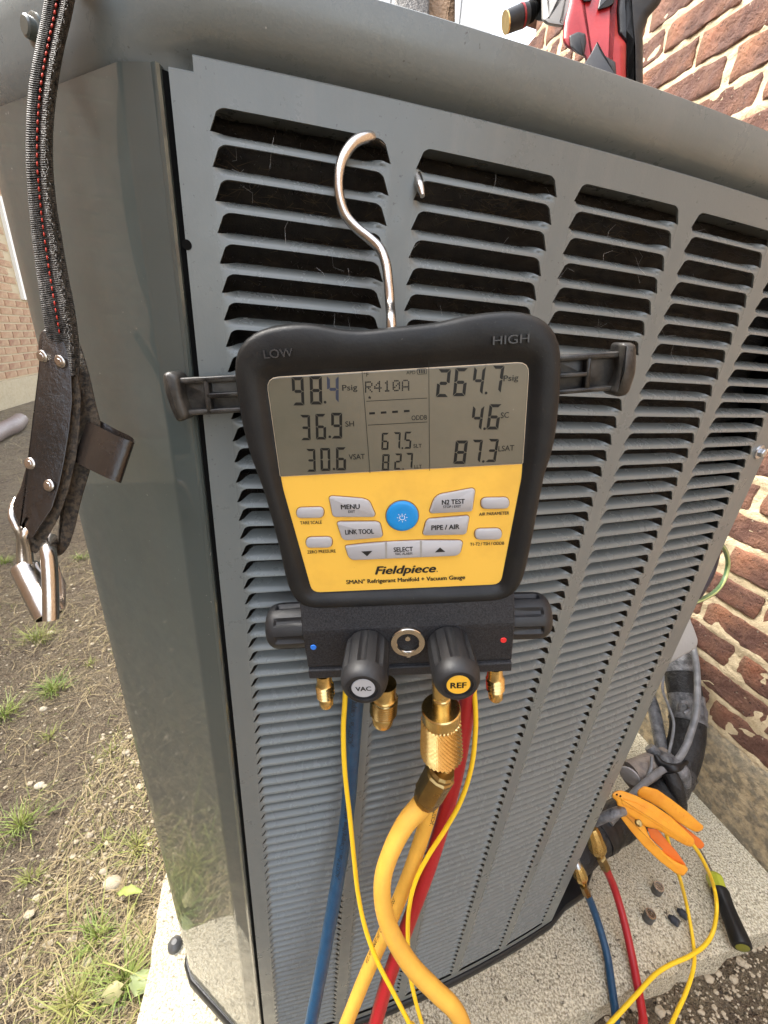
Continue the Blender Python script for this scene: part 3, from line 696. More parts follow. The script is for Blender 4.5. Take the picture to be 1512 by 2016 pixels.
lt('ODDB', 838, 920, 344, 340, 25); lt('SLT', 848, 892, 491, 489, 20); lt('LLT', 853, 893, 600, 598, 18); lt('Psig', 1326, 1405, 137, 131, 31); lt('SC', 1311, 1355, 333, 330, 30); lt('LSAT', 1299, 1383, 510, 504, 29)
def quad(P, h, m_, par, name):
    P = [GP(*q, h) for q in P]
    if np.cross(P[1]-P[0], P[2]-P[1])[2] < 0: P = P[::-1]
    return gobj(name, (P, [tuple(range(len(P)))]), m_, par)
def line(a, b, wpx, name='divider_line', m_=M_seg):
    a, b = np.array(Z7(*a)), np.array(Z7(*b)); n = np.array([-(b-a)[1], (b-a)[0]]); n = n/np.linalg.norm(n)*wpx/2; quad([a-n, b-n, b+n, a+n], HL, m_, lcd, name)
line((572, 52), (617, 625), 1.0); line((929, 28), (934, 612), 1.0); line((597, 243), (921, 226), 1.1); line((606, 370), (921, 353), 1.1)
for x, y in ((628, 307), (689, 303), (750, 299), (812, 295)): line((x-15, y+1), (x+15, y-1), 4.2, 'dash')
line((870, 71), (916, 69), 1, 'battery_symbol'); line((872, 100), (916, 97), 1, 'battery_symbol'); line((916, 69), (917, 97), 1, 'battery_symbol'); line((871, 71), (866, 86), 1.4, 'battery_symbol'); line((866, 86), (872, 100), 1.4, 'battery_symbol')
for x in (880, 892, 904): line((x, 74), (x+1, 94), 2.6, 'battery_symbol')
DM = {'R': ['11110', '10001', '10001', '11110', '10100', '10010', '10001'], '4': ['00010', '00110', '01010', '10010', '11111', '00010', '00010'], '1': ['00100', '01100', '00100', '00100', '00100', '00100', '01110'],
      '0': ['01110', '10001', '10011', '10101', '11001', '10001', '01110'], 'A': ['01110', '10001', '10001', '10001', '11111', '10001', '10001']}
for k, ch in enumerate('R410A'):
    vs, fs = [], []
    for r in range(7):
        for c in range(5):
            if DM[ch][r][c] == '1':
                x = 590+k*49+c*8.2; y = 138+r*8.6-(x-590)*.045; P = [GP(*Z7(*q), HL) for q in ((x, y+7.2), (x+7, y+7.2), (x+7, y), (x, y))]; b = len(vs); vs += P; fs.append((b, b+1, b+2, b+3))
    gobj('dot_character', (vs, fs), M_seg, lcd)
P = []
for k in range(10):
    a = math.pi/2+k*math.pi/5; r = 11 if k % 2 == 0 else 4.5; P.append(GP(*Z7(615+r*math.cos(a), 223-r*math.sin(a)), HL))
gobj('star_symbol', (P, [tuple(range(10))]), M_segl, lcd)
# ---- buttons
M_gshadow = mat('groove_shadow_orange', (.30, .12, .01), .6)  # shadow in the groove around each button, painted as a dark ring
def button(P6, r, m_=M_btn, name='button', hh=.0009, lab=None):
    P = ccw(roundpoly([GP(*Z6(*q), 0)[:2] for q in P6], r)); P = [np.array(p) for p in P]
    b = gobj(name, prism(P, [(0, -.0012), (0, hh*.3), (.00025, hh*.75), (.0007, hh)]), m_, smooth=True, sharp=50)
    g = gobj('groove_shadow', prism([np.array(p) for p in inset(P, -.00042)], [(0, -.0012), (0, -.0007)]), M_gshadow, b)
    if lab: b['label'] = lab
    return b
HB = .00105
b = button([(373,200),(386,194),(540,206),(572,218),(602,285),(592,296),(392,296)], [.0012,.0012,.003,.004,.0012,.0014,.0018], lab='grey MENU button, upper left'); gtext('MENU', Z6(432, 259), Z6(526, 256), 9.2, HB, M_blk, b, .035); gtext('EXIT', Z6(468, 277), Z6(502, 276), 5, HB, M_blk, b, .02)
b = button([(412,326),(426,321),(606,320),(626,328),(639,388),(628,398),(440,413)], [.0012,.0012,.002,.002,.0012,.0014,.003], lab='grey LINK TOOL button'); gtext('LINK TOOL', Z6(453, 384), Z6(596, 379), 9.2, HB, M_blk, b, .035)
b = button([(918,186),(1084,155),(1097,163),(1082,264),(1070,269),(880,278),(871,270),(893,208)], [.004,.0012,.0014,.0014,.0014,.0012,.0012,.003], lab='grey N2 TEST button, upper right'); gtext('N2 TEST', Z6(932, 236), Z6(1046, 230), 9.2, HB, M_blk, b, .035); gtext('STOP / EXIT', Z6(938, 253), Z6(1027, 250), 5, HB, M_blk, b, .02)
b = button([(866,307),(1060,291),(1068,298),(1053,376),(1040,383),(846,387),(838,380),(853,322)], [.002,.0012,.0012,.0014,.0014,.0012,.0012,.002], lab='grey PIPE / AIR button'); gtext('PIPE / AIR', Z6(880, 362), Z6(1020, 356), 9.2, HB, M_blk, b, .035)
b = button([(452,441),(560,428),(700,419),(850,413),(1024,414),(1036,424),(1024,474),(1004,488),(860,494),(700,501),(560,507),(488,509),(468,494)], [.0012,.01,.01,.01,.0015,.0012,.0018,.003,.01,.01,.01,.0022,.003], lab='long grey SELECT rocker')
gtext('SELECT', Z6(693, 470), Z6(789, 466), 8.6, HB, M_blk, b, .035); gtext('VAC ALARM', Z6(700, 486), Z6(785, 484), 5, HB, M_blk, b, .02)
quad([Z6(532, 468), Z6(588, 465), Z6(561, 492)], HB, M_blk, b, 'arrow_mark'); quad([Z6(897, 473), Z6(950, 470), Z6(923, 448)], HB, M_blk, b, 'arrow_mark')
for x in (655, 828): quad([Z6(x-5, 422 if x < 700 else 415), Z6(x+5, 422 if x < 700 else 415), Z6(x+6, 502 if x < 700 else 495), Z6(x-4, 502 if x < 700 else 495)], HB-.00001, M_dgrey, b, 'rib')
for (x0, x1, y0, y1, dy, s, tx0, tx1, tb0, tb1) in ((211,346,248,302,-4,'TARE SCALE',230,337,334,330),(258,388,396,449,-3,'ZERO PRESSURE',265,406,479,473),(1127,1266,200,256,-3,'AIR PARAMETER',1116,1266,291,284),(1096,1229,354,409,-3,'T1-T2 / TSH / ODDB',1072,1241,440,434)):
    b = button([(x0, y0-dy), (x1, y0), (x1, y1+dy*.5), (x0, y1)], [.0035]*4, name='small_button'); gtext(s, Z6(tx0, tb0), Z6(tx1, tb1), 6.0, -.0006, M_blk, fp, .02)
P = [GP(*Z6(736, 293), 0)[:2]+np.array([math.cos(a), math.sin(a)])*.0089 for a in np.linspace(0, 2*math.pi, 49)[:-1]]
b = gobj('power_button', prism(P, [(0, -.0012), (0, .0004), (.0004, .0009), (.0015, .0012), (.004, .0012)]), M_blue, smooth=True, sharp=50); b['label'] = 'round blue power button'
gobj('groove_shadow', prism([np.array(p) for p in inset(P, -.0005)], [(0, -.0012), (0, -.0007)]), M_gshadow, b)
c0 = GP(*Z6(735, 295), 0)[:2]; hq = .00135
def seg_(a, b2, wd):
    a, b2 = np.array(a), np.array(b2); n = np.array([-(b2-a)[1], (b2-a)[0]]); n = n/np.linalg.norm(n)*wd/2; return [(*(c0+q), hq) for q in (a-n, b2-n, b2+n, a+n)], [(0, 1, 2, 3)]
L_ = [seg_((0, .0004), (0, .0024), .00035)]
A_ = np.linspace(math.radians(125), math.radians(415), 20)
for k in range(19): L_.append(seg_((.0014*math.cos(A_[k]), .0014*math.sin(A_[k])), (.0014*math.cos(A_[k+1]), .0014*math.sin(A_[k+1])), .00035))
for k in range(1, 8): a = math.pi/2+k*math.pi/4; L_.append(seg_((.0021*math.cos(a), .0021*math.sin(a)), (.0029*math.cos(a), .0029*math.sin(a)), .0003))
gobj('power_symbol', merge(*L_), M_white, b)
gtext('Fieldpiece', Z6(600, 582), Z6(904, 570), 15.5, -.0006, M_blk, fp, .035, .28); dot_ = Z6(909, 567); quad([(dot_[0]-1, dot_[1]-1), (dot_[0]+1, dot_[1]-1), (dot_[0]+1, dot_[1]+1), (dot_[0]-1, dot_[1]+1)], -.0006, M_blk, fp, 'mark')
gtext('SMAN° Refrigerant Manifold + Vacuum Gauge', Z6(458, 630), Z6(1048, 605), 7.8, -.0006, M_blk, fp, .035)
gtext('LOW', (521, 706), (578, 702), 17, .0037, M_emb, None, 0, ext=.0005); gtext('HIGH', (970, 679), (1041, 674), 17, .0037, M_emb, None, 0, ext=.0005)
# ---- folding side arms
def gslab(name, pxs, h0, h1, m_, par=None, r=.001, bev=.0006):
    hm = (h0+h1)/2; P = ccw(roundpoly([GP(x, y, h1)[:2] for x, y in pxs], r)); P = [np.array(p) for p in P]
    return gobj(name, prism(P, [(0, h0), (0, h1-bev), (bev*.4, h1-bev*.35), (bev, h1)]), m_, par, True, 50)
for side in (0, 1):
    if side == 0:
        pl = [(345, 745), (475, 738), (482, 812), (362, 819)]; cap_ = [(316, 737), (330, 731), (349, 741), (356, 780), (371, 825), (347, 833), (338, 818), (322, 775)]; vb = [(398, 744), (409, 743), (418, 816), (406, 817)]; mb = [(404, 775), (480, 771), (481, 781), (406, 785)]
        tb, bb = [(345, 745), (475, 738), (476, 751), (347, 757)], [(360, 808), (481, 802), (482, 812), (362, 819)]
    else:
        pl = [(1080, 702), (1230, 691), (1219, 768), (1078, 778)]; cap_ = [(1226, 675), (1245, 674), (1257, 680), (1256, 732), (1241, 778), (1218, 783), (1205, 774), (1222, 733)]; vb = [(1156, 704), (1166, 703), (1162, 764), (1152, 765)]; mb = [(1090, 736), (1160, 732), (1160, 741), (1090, 746)]
        tb, bb = [(1080, 702), (1230, 691), (1229, 703), (1081, 714)], [(1079, 770), (1221, 758), (1219, 768), (1078, 779)]
    arm = gslab('side_arm', pl, -.016, -.0135, M_arm)
    for q, nm in ((tb, 'arm_rail'), (bb, 'arm_rail'), (vb, 'arm_rib'), (mb, 'arm_rib')): gslab(nm, q, -.0138, -.0095, M_arm, arm, .0005)
    gslab('end_cap', cap_, -.018, -.0068, M_arm, arm, .003, .002)
# ---- hook
hk = [(*GW(GP(771, 670, -.008)),), (*GW(GP(770, 630, -.008)),)]
hp = [(768, 600, .223), (765, 560, .226), (760, 520, .230), (748, 490, .234), (728, 470, .236), (702, 449, .237), (680, 422, .237), (668, 385, .237), (667, 345, .238), (677, 308, .240), (698, 280, .242), (725, 270, .246), (747, 278, .254), (775, 300, .262), (803, 327, .262), (820, 345, .256), (827, 366, .250), (832, 386, .247)]
hk += [tuple(aty(*q)) for q in hp]
tube('hook', hk, [.0024]*(len(hk)-2)+[.0022, .0012], M_steel, ga, 14, 5)
# ---- manifold block
pf = [(-.076, -.021), (-.076, .0005), (-.0962, .0062), (-.0985, .0064), (-.1245, .0064), (-.1262, .0052), (-.1265, .0078), (-.1332, .0078), (-.1338, -.020)]
vs = []; XB = (-.0658, .0636)
for x in XB: vs += [(x, y, h) for y, h in pf]
k = len(pf); fs = [(i, (i+1) % k, (i+1) % k+k, i+k) for i in range(k)]+[tuple(range(k))[::-1], tuple(range(k, 2*k))]
blk = gobj('manifold_block', (vs, fs), M_anod)
bm_ = blk.modifiers.new('bevel', 'BEVEL'); bm_.width = .0007; bm_.segments = 2; bm_.limit_method = 'ANGLE'
for (x, y, m_, nm) in ((617, 1274, M_hblue, 'blue_dot'), (991, 1260, M_hred, 'red_dot')):
    c = GP(x, y, .0064); gobj(nm, lathe((c[0], c[1], .0064), (c[0], c[1], .0070), [(0, .0019), (1, .0017)], 20), mat(nm, (.03, .2, .75) if 'blue' in nm else (.75, .03, .03), .4))
# ball port between the knobs
c = GP(803, 1264, .0075); C0 = np.array([c[0], c[1]])
seg = 40; vs, fs = [], []
for j, (r, h) in enumerate([(.0107, .0064), (.0107, .0082), (.0103, .0087), (.0072, .0087), (.0067, .0082), (.0067, -.004)]):
    for k in range(seg): a = 2*math.pi*k/seg; vs.append((C0[0]+r*math.cos(a), C0[1]+r*math.sin(a), h))
    if j: b_ = (j-1)*seg; c_ = j*seg; fs += [(b_+k, b_+(k+1) % seg, c_+(k+1) % seg, c_+k) for k in range(seg)]
bp_ = gobj('centre_port', (vs, fs), M_nick, smooth=True, sharp=35)
gobj('port_bottom', lathe((C0[0], C0[1], -.0045), (C0[0], C0[1], .0), [(0, .0066), (1, .0066)], 24), M_groove, bp_)
gobj('port_stem', lathe((C0[0], C0[1]+.0015, -.004), (C0[0], C0[1]+.0022, .0075), [(0, .0046), (.5, .0038), (.9, .0022), (1, .0016)], 18), M_nick, bp_, True, 40)
gobj('port_slot', boxv((C0[0]-.0012, C0[1]-.0108, .0080), (.0024, 0, 0), (0, .0038, 0), (0, 0, .0011)), M_steel, bp_)
# knobs
def knob(A, B, r, m_, name='valve_knob', lobes=8, ph=0., cap=True):
    A, B = np.array(A), np.array(B); seg = lobes*12
    def rf(j, k, f):
        q = k % 12; rib = (0, 0, .35, 1, 1, 1, 1, 1, 1, 1, .35, 0)[q]
        amt = .135*ss((f-.01)/.05)*ss((.765-f)/.07); return 1-amt*(1-rib)
    pr = [(0, r*.93), (.03, r*.98), (.2, r), (.5, r*1.0), (.66, r*.995), (.71, r*.99), (.76, r*.985), (.80, r*.975), (.86, r*.945), (.92, r*.89), (.965, r*.82), (.99, r*.76), (1., r*.72), (1., r*.60), (.965, r*.585), (.965, r*.2)]
    return gobj(name, lathe(A, B, pr, seg, rf, (math.cos(ph), math.sin(ph), 0) if abs(B[2]-A[2]) > .01 else None), m_, smooth=True, sharp=28)
M_kgrey = mat('vac_disc', (.42, .43, .45), .5); M_kyel = mat('ref_disc', (.93, .52, .04), .45)
for (cx_, m_, s, hf, pxc) in ((GP(715, 1357, .0405), M_kgrey, 'VAC', .0405, (713, 1358)), (GP(903, 1351, .0405), M_kyel, 'REF', .0405, (903, 1351))):
    yk = -.1095; xk = cx_[0]; kb = knob((xk+(.001 if s == 'VAC' else -.001), yk, .0066), (xk, yk, hf), .0136, M_rub2, ph=.05)
    kb['label'] = 'black fluted knob marked '+s
    di = gobj('knob_disc', lathe((xk, yk, hf-.0025), (xk, yk, hf-.0008), [(0, .0066), (.8, .0066), (1, .0063)], 36), m_, kb)
    V, Fc = text_mesh(s, .035); x0 = min(q[0] for q in V); x1 = max(q[0] for q in V); kx = .0088/(x1-x0)
    gobj('lettering', ([(xk+(q[0]-(x0+x1)/2)*kx, yk+(q[1]-.35)*kx*1.0, hf-.00065) for q in V], Fc), M_blk, di)
for A_, B_ in (((-.064, -.103, -.009), (-.0905, -.1035, -.009)), ((.062, -.103, -.009), (.0885, -.1035, -.009))): knob(A_, B_, .0148, M_rub2, 'side_knob', ph=.3, cap=False)
# brass ports underneath
def pr_(wpx, Pw): return wpx/2*(Pw@FW)/F
def flare(a, b, wpx, h, name='brass_port', th=4):
    A_, B_ = GP(*a, h), GP(*b, h); r = pr_(wpx, GW((A_+B_)/2)); pf_ = [(0, r*.9), (.26, r*.9), (.30, r)]
    for i in range(th): f = .32+.38*i/th; pf_ += [(f, r*.84), (f+.38/th*.45, r*1.10)]
    pf_ += [(.72, r*.82), (.74, r*.86), (.93, r*.86), (1, r*.68), (1, r*.3), (.9, r*.3)]
    return gobj(name, lathe(A_, B_, pf_, 28), M_brass, smooth=True, sharp=35)
flare((637, 1326), (643, 1389), 33, -.006); flare((974, 1312), (976, 1376), 33, -.006)
flare((758, 1345), (753, 1425), 50, -.003, th=7)
A_, B_ = GP(868, 1318, .002), GP(870, 1400, .002); r = pr_(36, GW((A_+B_)/2)); gobj('brass_port', lathe(A_, B_, [(0, r), (.55, r), (.56, r*.93), (.62, r*.93), (.64, r*1.02), (1, r*1.02)], 28), M_brass, smooth=True, sharp=35)
# knurled coupler
A_, B_ = GP(868, 1392, .002), GP(870, 1484, .002); r = pr_(77, GW(A_)); r2 = pr_(81, GW(B_)); seg = 64; rows_ = 17
pf_ = [(0, r*.45), (0, r*.95), (.02, r), (.20, r), (.22, r*.97)]; k0 = len(pf_)
for i in range(rows_+1): pf_.append((.24+.72*i/rows_, r+(r2-r)*min(1, (i/rows_)*1.2)))
pf_ += [(.985, r2*.88), (1, r2*.5)]
def kf(j, k, f): return (1.0+(.04 if (j+k) % 2 else -.045)) if k0 <= j <= k0+rows_ else 1
gobj('knurled_coupler', lathe(A_, B_, pf_, seg, kf), M_brass, smooth=False)
# ------------------------------------------------------------------ hoses
def P3(L): return [tuple(atd(*q)) for q in L]
def hose_text(s, sp, s0, hgt, ang, m_, par, r):
    """print running up the hose, read from its lower end, ang > 0 turns it to the left"""
    V, Fc = text_mesh(s, .012); sp = [np.array(p, float) for p in sp]; D = [0]
    for a, b in zip(sp, sp[1:]): D.append(D[-1]+np.linalg.norm(b-a))
    k = hgt/.7; xm = max(q[0] for q in V); out = []
    for q in V:
        t = s0+(xm-q[0])*k; i = min(max(0, int(np.searchsorted(D, t))-1), len(sp)-2); f = (t-D[i])/(D[i+1]-D[i]); p = sp[i]*(1-f)+sp[i+1]*f
        T = sp[i]-sp[i+1]; T /= np.linalg.norm(T); vw = -p/np.linalg.norm(p); vw = vw-(vw@T)*T; vw /= np.linalg.norm(vw); sd = np.cross(T, vw); a = ang+(q[1]-.35)*k/r
        out.append(p+(vw*math.cos(a)-sd*math.sin(a))*(r+.00012))
    return obj('lettering', out, Fc, m_, par)
hA = empty('yellow_hose', GW(GP(870, 1490, 0)), 'thick yellow charging hose hanging from the knurled brass coupler under the gauge', 'hose')
A_, B_ = GW(GP(884, 1478, .002)), GW(GP(876, 1522, .003))
obj('brass_stem', *lathe(A_, B_, [(0, pr_(19, A_)), (.8, pr_(18, A_)), (.9, pr_(26, A_)), (1, pr_(26, A_))], 20), M_brass, hA, True, 40)
obj('swivel_pin', *lathe(GW(GP(858, 1482, -.002)), GW(GP(856, 1512, -.001)), [(0, pr_(13, A_)), (1, pr_(13, A_))], 14), M_brass, hA, True, 40)
S0, S1 = GW(GP(872, 1513, .003)), GW(GP(838, 1574, .004)); rs = pr_(57, S0)
obj('hex_sleeve', *lathe(S0, S1, [(0, rs*.5), (0, rs*.82), (.06, rs*.92), (.12, rs*.92), (.16, rs*1.02), (.82, rs*1.0), (.86, rs*.93), (.94, rs*.95), (1, rs*.9)], 12, lambda j, k, f: (1.0 if k % 2 else 1.06) if 4 <= j <= 5 else 1.02), M_brassd, hA, True, 25)
dS = S1@FW
pts = [tuple(S0*.3+S1*.7)]+P3([(832, 1582, dS), (798, 1622, dS-.002), (769, 1678, dS-.005), (753, 1735, dS-.006), (757, 1795, dS-.005), (779, 1853, dS-.003), (813, 1905, dS), (857, 1950, dS+.004), (893, 1985, dS+.008), (913, 2025, dS+.015), (918, 2085, dS+.03), (900, 2200, dS+.05)])+[tuple(NT(.12, -.02, -.85)), tuple(NT(.05, -.15, -.985)), tuple(NT(-.3, -.5, -.992))]
tube('hose_jacket', pts, [dS/F*v for v in (22, 20.5, 18.5, 17.2, 16.8, 16.8, 16.8, 16.8, 16.8, 16.8, 16.8, 16.8, 16.8, 16.8, 16.8, 16.8)], M_hyel, hA, 20, 8)
hB = empty('yellow_hose', atd(850, 1550, .33), 'second yellow hose with black lettering slanting down behind the first one', 'hose')
ptb = P3([(862, 1480, .318), (858, 1540, .335), (845, 1600, .348), (828, 1655, .356), (806, 1720, .364), (778, 1790, .372), (747, 1860, .380), (716, 1930, .386), (690, 1995, .390), (664, 2060, .395), (620, 2160, .41)])+[tuple(NT(.0, -.05, -.8)), tuple(NT(-.05, -.2, -.99)), tuple(NT(-.4, -.5, -.992))]
tube('hose_jacket', ptb, .0064, M_hyel, hB, 20, 8)
spb = cr_spline(ptb, 12); hose_text('JACKET Plus II Charging Hose', spb, .02, .0036, -.75, M_blk, hB, .0064); hose_text('4.0 MPa / 600 psi  CHARGING HOSE', spb, .175, .0036, .75, M_blk, hB, .0064)
hC = empty('blue_hose', atd(700, 1370, .31), 'blue charging hose hanging under the gauge, its other end on the pad', 'hose')
V_B = [(1158, 1766, .735), (1178, 1815, .70)]
ptc = P3([(705, 1320, .285), (701, 1370, .308), (697, 1425, .325), (692, 1500, .345), (684, 1600, .362), (667, 1720, .378), (645, 1845, .388), (626, 1945, .393), (610, 2025, .398), (585, 2130, .41)])+[tuple(NT(-.05, -.03, -.75)), tuple(NT(.1, -.16, -.985)), tuple(NT(.35, -.14, -.99)), tuple(NT(.52, .05, -.975))]
Bfit = [atd(1134, 1698, .70), atd(1139, 1712, .70), atd(1144, 1728, .705), atd(1148, 1742, .708), atd(1156, 1760, .712)]
endb = [atz(1216, 2060, ZP+.010), atz(1212, 2000, ZP+.0075), atz(1204, 1940, ZP+.008), atz(1195, 1880, ZP+.014), atz(1181, 1828, ZP+.035), atz(1166, 1784, ZP+.065), Bfit[4]]
tube('hose_jacket', ptc+[tuple(q) for q in endb], .0063, M_hblue, hC, 18, 8)
spc = cr_spline(ptc, 12); hose_text('JACKET Plus II Charging Hose', spc, .02, .0040, .35, M_blk, hC, .0063); hose_text('JACKET Plus II Charging Hose  4.0 MPa', spc, .16, .0038, .2, M_blk, hC, .0063)
def fitting(pts_, sc_, par):
    a, b, c, d_, e = pts_
    obj('brass_coupler', *lathe(a+(b-a)*.2, c, [(0, .007*sc_), (.2, .0095*sc_), (.6, .0108*sc_), (.8, .0125*sc_), (1, .0115*sc_), (1, .004)], 20, lambda j, k, f: 1.03 if k % 2 else .98), M_brass, par, True, 30)
    obj('brass_stem', *lathe(c, d_, [(0, .0032*sc_), (1, .0032*sc_)], 12), M_brass, par, True, 40)
    obj('hose_ferrule', *lathe(d_, e, [(0, .004*sc_), (.05, .0072*sc_), (.3, .0070*sc_), (1, .0078*sc_)], 6), M_brassd, par, True, 25)
fitting(Bfit, .95, hC)
obj('valve_cap', *lathe(Bfit[0]+(Bfit[0]-Bfit[1])*.3, Bfit[1], [(0, .005), (.2, .007), (1, .0075)], 16), M_zinc, ac, True, 40)
hD = empty('red_hose', atd(920, 1365, .31), 'red charging hose hanging under the gauge, its other end on the pad', 'hose')
ptd = P3([(922, 1310, .285), (921, 1365, .308), (912, 1440, .328), (898, 1520, .344), (874, 1612, .357), (845, 1706, .368), (812, 1795, .377), (781, 1880, .384), (756, 1955, .389), (736, 2025, .394), (705, 2120, .405)])+[tuple(NT(.05, -.05, -.78)), tuple(NT(.2, -.2, -.985)), tuple(NT(.45, -.15, -.99)), tuple(NT(.60, .04, -.975))]
Rfit = [atd(1163, 1622, .69), atd(1170, 1648, .695), atd(1177, 1672, .70), atd(1182, 1686, .705), atd(1191, 1706, .715)]
endr = [atz(1274, 2070, ZP+.010), atz(1266, 2005, ZP+.0078), atz(1255, 1940, ZP+.009), atz(1241, 1868, ZP+.018), atz(1225, 1800, ZP+.05), atz(1208, 1745, ZP+.085), Rfit[4]]
tube('hose_jacket', ptd+[tuple(q) for q in endr], .0065, M_hred, hD, 18, 8)
fitting(Rfit, 1.2, hD)
# thin sensor cords
c1 = tube('sensor_cord', P3([(682, 1330, .292), (679, 1380, .300), (676, 1440, .310), (679, 1520, .322), (689, 1610, .334), (697, 1690, .342), (705, 1760, .348), (720, 1830, .352), (744, 1895, .355), (775, 1955, .358), (806, 2015, .362), (840, 2080, .37)])+[tuple(NT(.2, -.02, -.8)), tuple(NT(.3, .05, -.97))], .00195, M_cord, None, 10, 8)
tag(c1, 'thin yellow cord hanging from the left of the gauge in front of the blue hose', 'cord', 'thin sensor cords')
c2 = tube('sensor_cord', P3([(928, 1320, .295), (935, 1380, .303), (936, 1440, .314), (928, 1510, .325), (908, 1575, .335), (877, 1632, .342), (843, 1685, .348), (818, 1735, .352), (805, 1790, .356), (803, 1850, .362), (806, 1910, .37), (818, 1970, .375), (832, 2020, .38), (846, 2080, .39)])+[tuple(NT(.24, -.0, -.82)), tuple(NT(.33, .04, -.97))], .00195, M_cord, None, 10, 8)
tag(c2, 'thin yellow cord curving down in front of the red hose', 'cord', 'thin sensor cords')
# ------------------------------------------------------------------ pillowed slabs traced at their own distance
def pillow(name, px, d_, th, bev, m_, par, r=6, smooth=True, tilt=(0, 0), both=True):
    """px outline at optical distance d_, real thickness th, rounded edge bev px; tilt = change of distance per pixel in x and y"""
    P = ccw(roundpoly([np.array(q, float) for q in px], r)); P = [np.array(q) for q in P]; c = sum(P)/len(P); N = len(P); vd = ray(*c); vd = vd/np.linalg.norm(vd); vs, fs = [], []
    L_ = [(bev, 1.0), (bev*.3, .93), (0, .78), (0, .22), (bev*.12, .12), (bev*.4, .04), (bev, 0.)]
    for j, (ins, f) in enumerate(L_):
        Q = inset(P, ins) if ins else P
        for q in Q: vs.append(atd(q[0], q[1], d_+tilt[0]*(q[0]-c[0])+tilt[1]*(q[1]-c[1]))+vd*th*f)
        if j:
            b = (j-1)*N; e = j*N; fs += [(b+k, e+k, e+(k+1) % N, b+(k+1) % N) for k in range(N)]
    fs.append(tuple(range(N))); fs.append(tuple(range(len(vs)-N, len(vs)))[::-1])
    return obj(name, vs, fs, m_, par, smooth, 50)
# impact driver standing on the cap
dd = .55
base = atd(1235, 330, dd); base = np.array([base[0], base[1], .1325])
dr = empty('impact_driver', base, 'red and black cordless impact driver with a socket standing on top of the condenser', 'power tool')
pillow('gear_housing', [(1064, -60), (1066, 42), (1078, 51), (1112, 56), (1135, 20), (1140, -60)], dd-.004, .058, 16, M_dgrey, dr)
pillow('red_body', [(1128, -70), (1118, 10), (1109, 45), (1106, 78), (1112, 92), (1135, 106), (1150, 112), (1165, 190), (1182, 300), (1240, 320), (1233, 140), (1234, 86), (1217, 66), (1214, 22), (1224, -70)], dd-.008, .050, 14, M_dred, dr)
pillow('rear_grip', [(1222, -70), (1213, 22), (1216, 67), (1233, 88), (1232, 140), (1238, 320), (1262, 320), (1266, 150), (1266, 62), (1276, 33), (1300, 6), (1330, -70)], dd-.003, .048, 18, M_rub, dr)
pillow('trigger', [(1120, 70), (1138, 62), (1153, 66), (1155, 82), (1150, 112), (1137, 106), (1122, 92)], dd-.011, .03, 4, M_rub2, dr, 4)
pillow('grip_inlay', [(1150, 126), (1164, 104), (1176, 81), (1180, 92), (1186, 106), (1212, 122), (1214, 150), (1170, 150)], dd-.0092, .02, 2, M_rub2, dr, 2)
pillow('direction_switch', [(1176, 20), (1184, -20), (1214, -20), (1208, 8), (1198, 14)], dd-.011, .02, 3, M_rub2, dr, 3)
pillow('speed_button', [(1136, -20), (1150, 4), (1165, 2), (1170, -20)], dd-.011, .02, 3, M_rub2, dr, 3)
q = base.copy(); obj('battery_pack', *boxv(q-NV*.045-TV*.03, NV*.085, TV*.075, ZV*.058), M_rub2, dr)
obj('handle_foot', *boxv(q-NV*.028-TV*.018+ZV*.058, NV*.052, TV*.05, ZV*.10), M_rub2, dr)
S = [atd(1070, 8, dd+.02), atd(1052, 24, dd+.02), atd(1038, 27, dd+.02), atd(996, 44, dd+.02)]
obj('collar', *lathe(atd(1080, -12, dd+.02), atd(1060, 18, dd+.02), [(0, .018), (.7, .018), (1, .012)], 28), M_rub2, dr, True, 40)
obj('drive_shank', *lathe(S[0], S[2], [(0, .0055), (.35, .0045), (.5, .008), (.6, .008), (.75, .011), (1, .011)], 24), M_black, dr, True, 30)
so = obj('socket', *lathe(S[2], S[3], [(0, .0115), (.2, .0125), (.25, .0115), (.35, .0125), (.97, .0120), (1, .0110), (1, .008), (.8, .0075)], 28), M_rub2, dr, True, 30)
obj('socket_ring', *lathe(S[3]+(S[2]-S[3])*.03, S[3]+(S[3]-S[2])*.03, [(0, .0119), (1, .0119), (1, .0098)], 28), M_brass, dr, True, 30)
obj('socket_band', *lathe(S[2]+(S[3]-S[2])*.22, S[2]+(S[3]-S[2])*.30, [(0, .0128), (1, .0128)], 28), M_dred, dr, True, 30)
# tool pouch behind the rim
pe = atd(845, -10, .25)
tp = empty('tool_pouch', (pe[0], pe[1], .1325), 'small tool bag tab of black mesh and brown suede standing on the lid', 'pouch')
pillow('suede_flap', [(830, 235), (838, 30), (842, -60), (905, -60), (890, 30), (900, 235)], .262, .012, 8, M_suede, tp)
pillow('mesh_pocket', [(760, 225), (775, 10), (785, -60), (848, -60), (845, 30), (838, 235)], .255, .010, 6, M_web, tp)
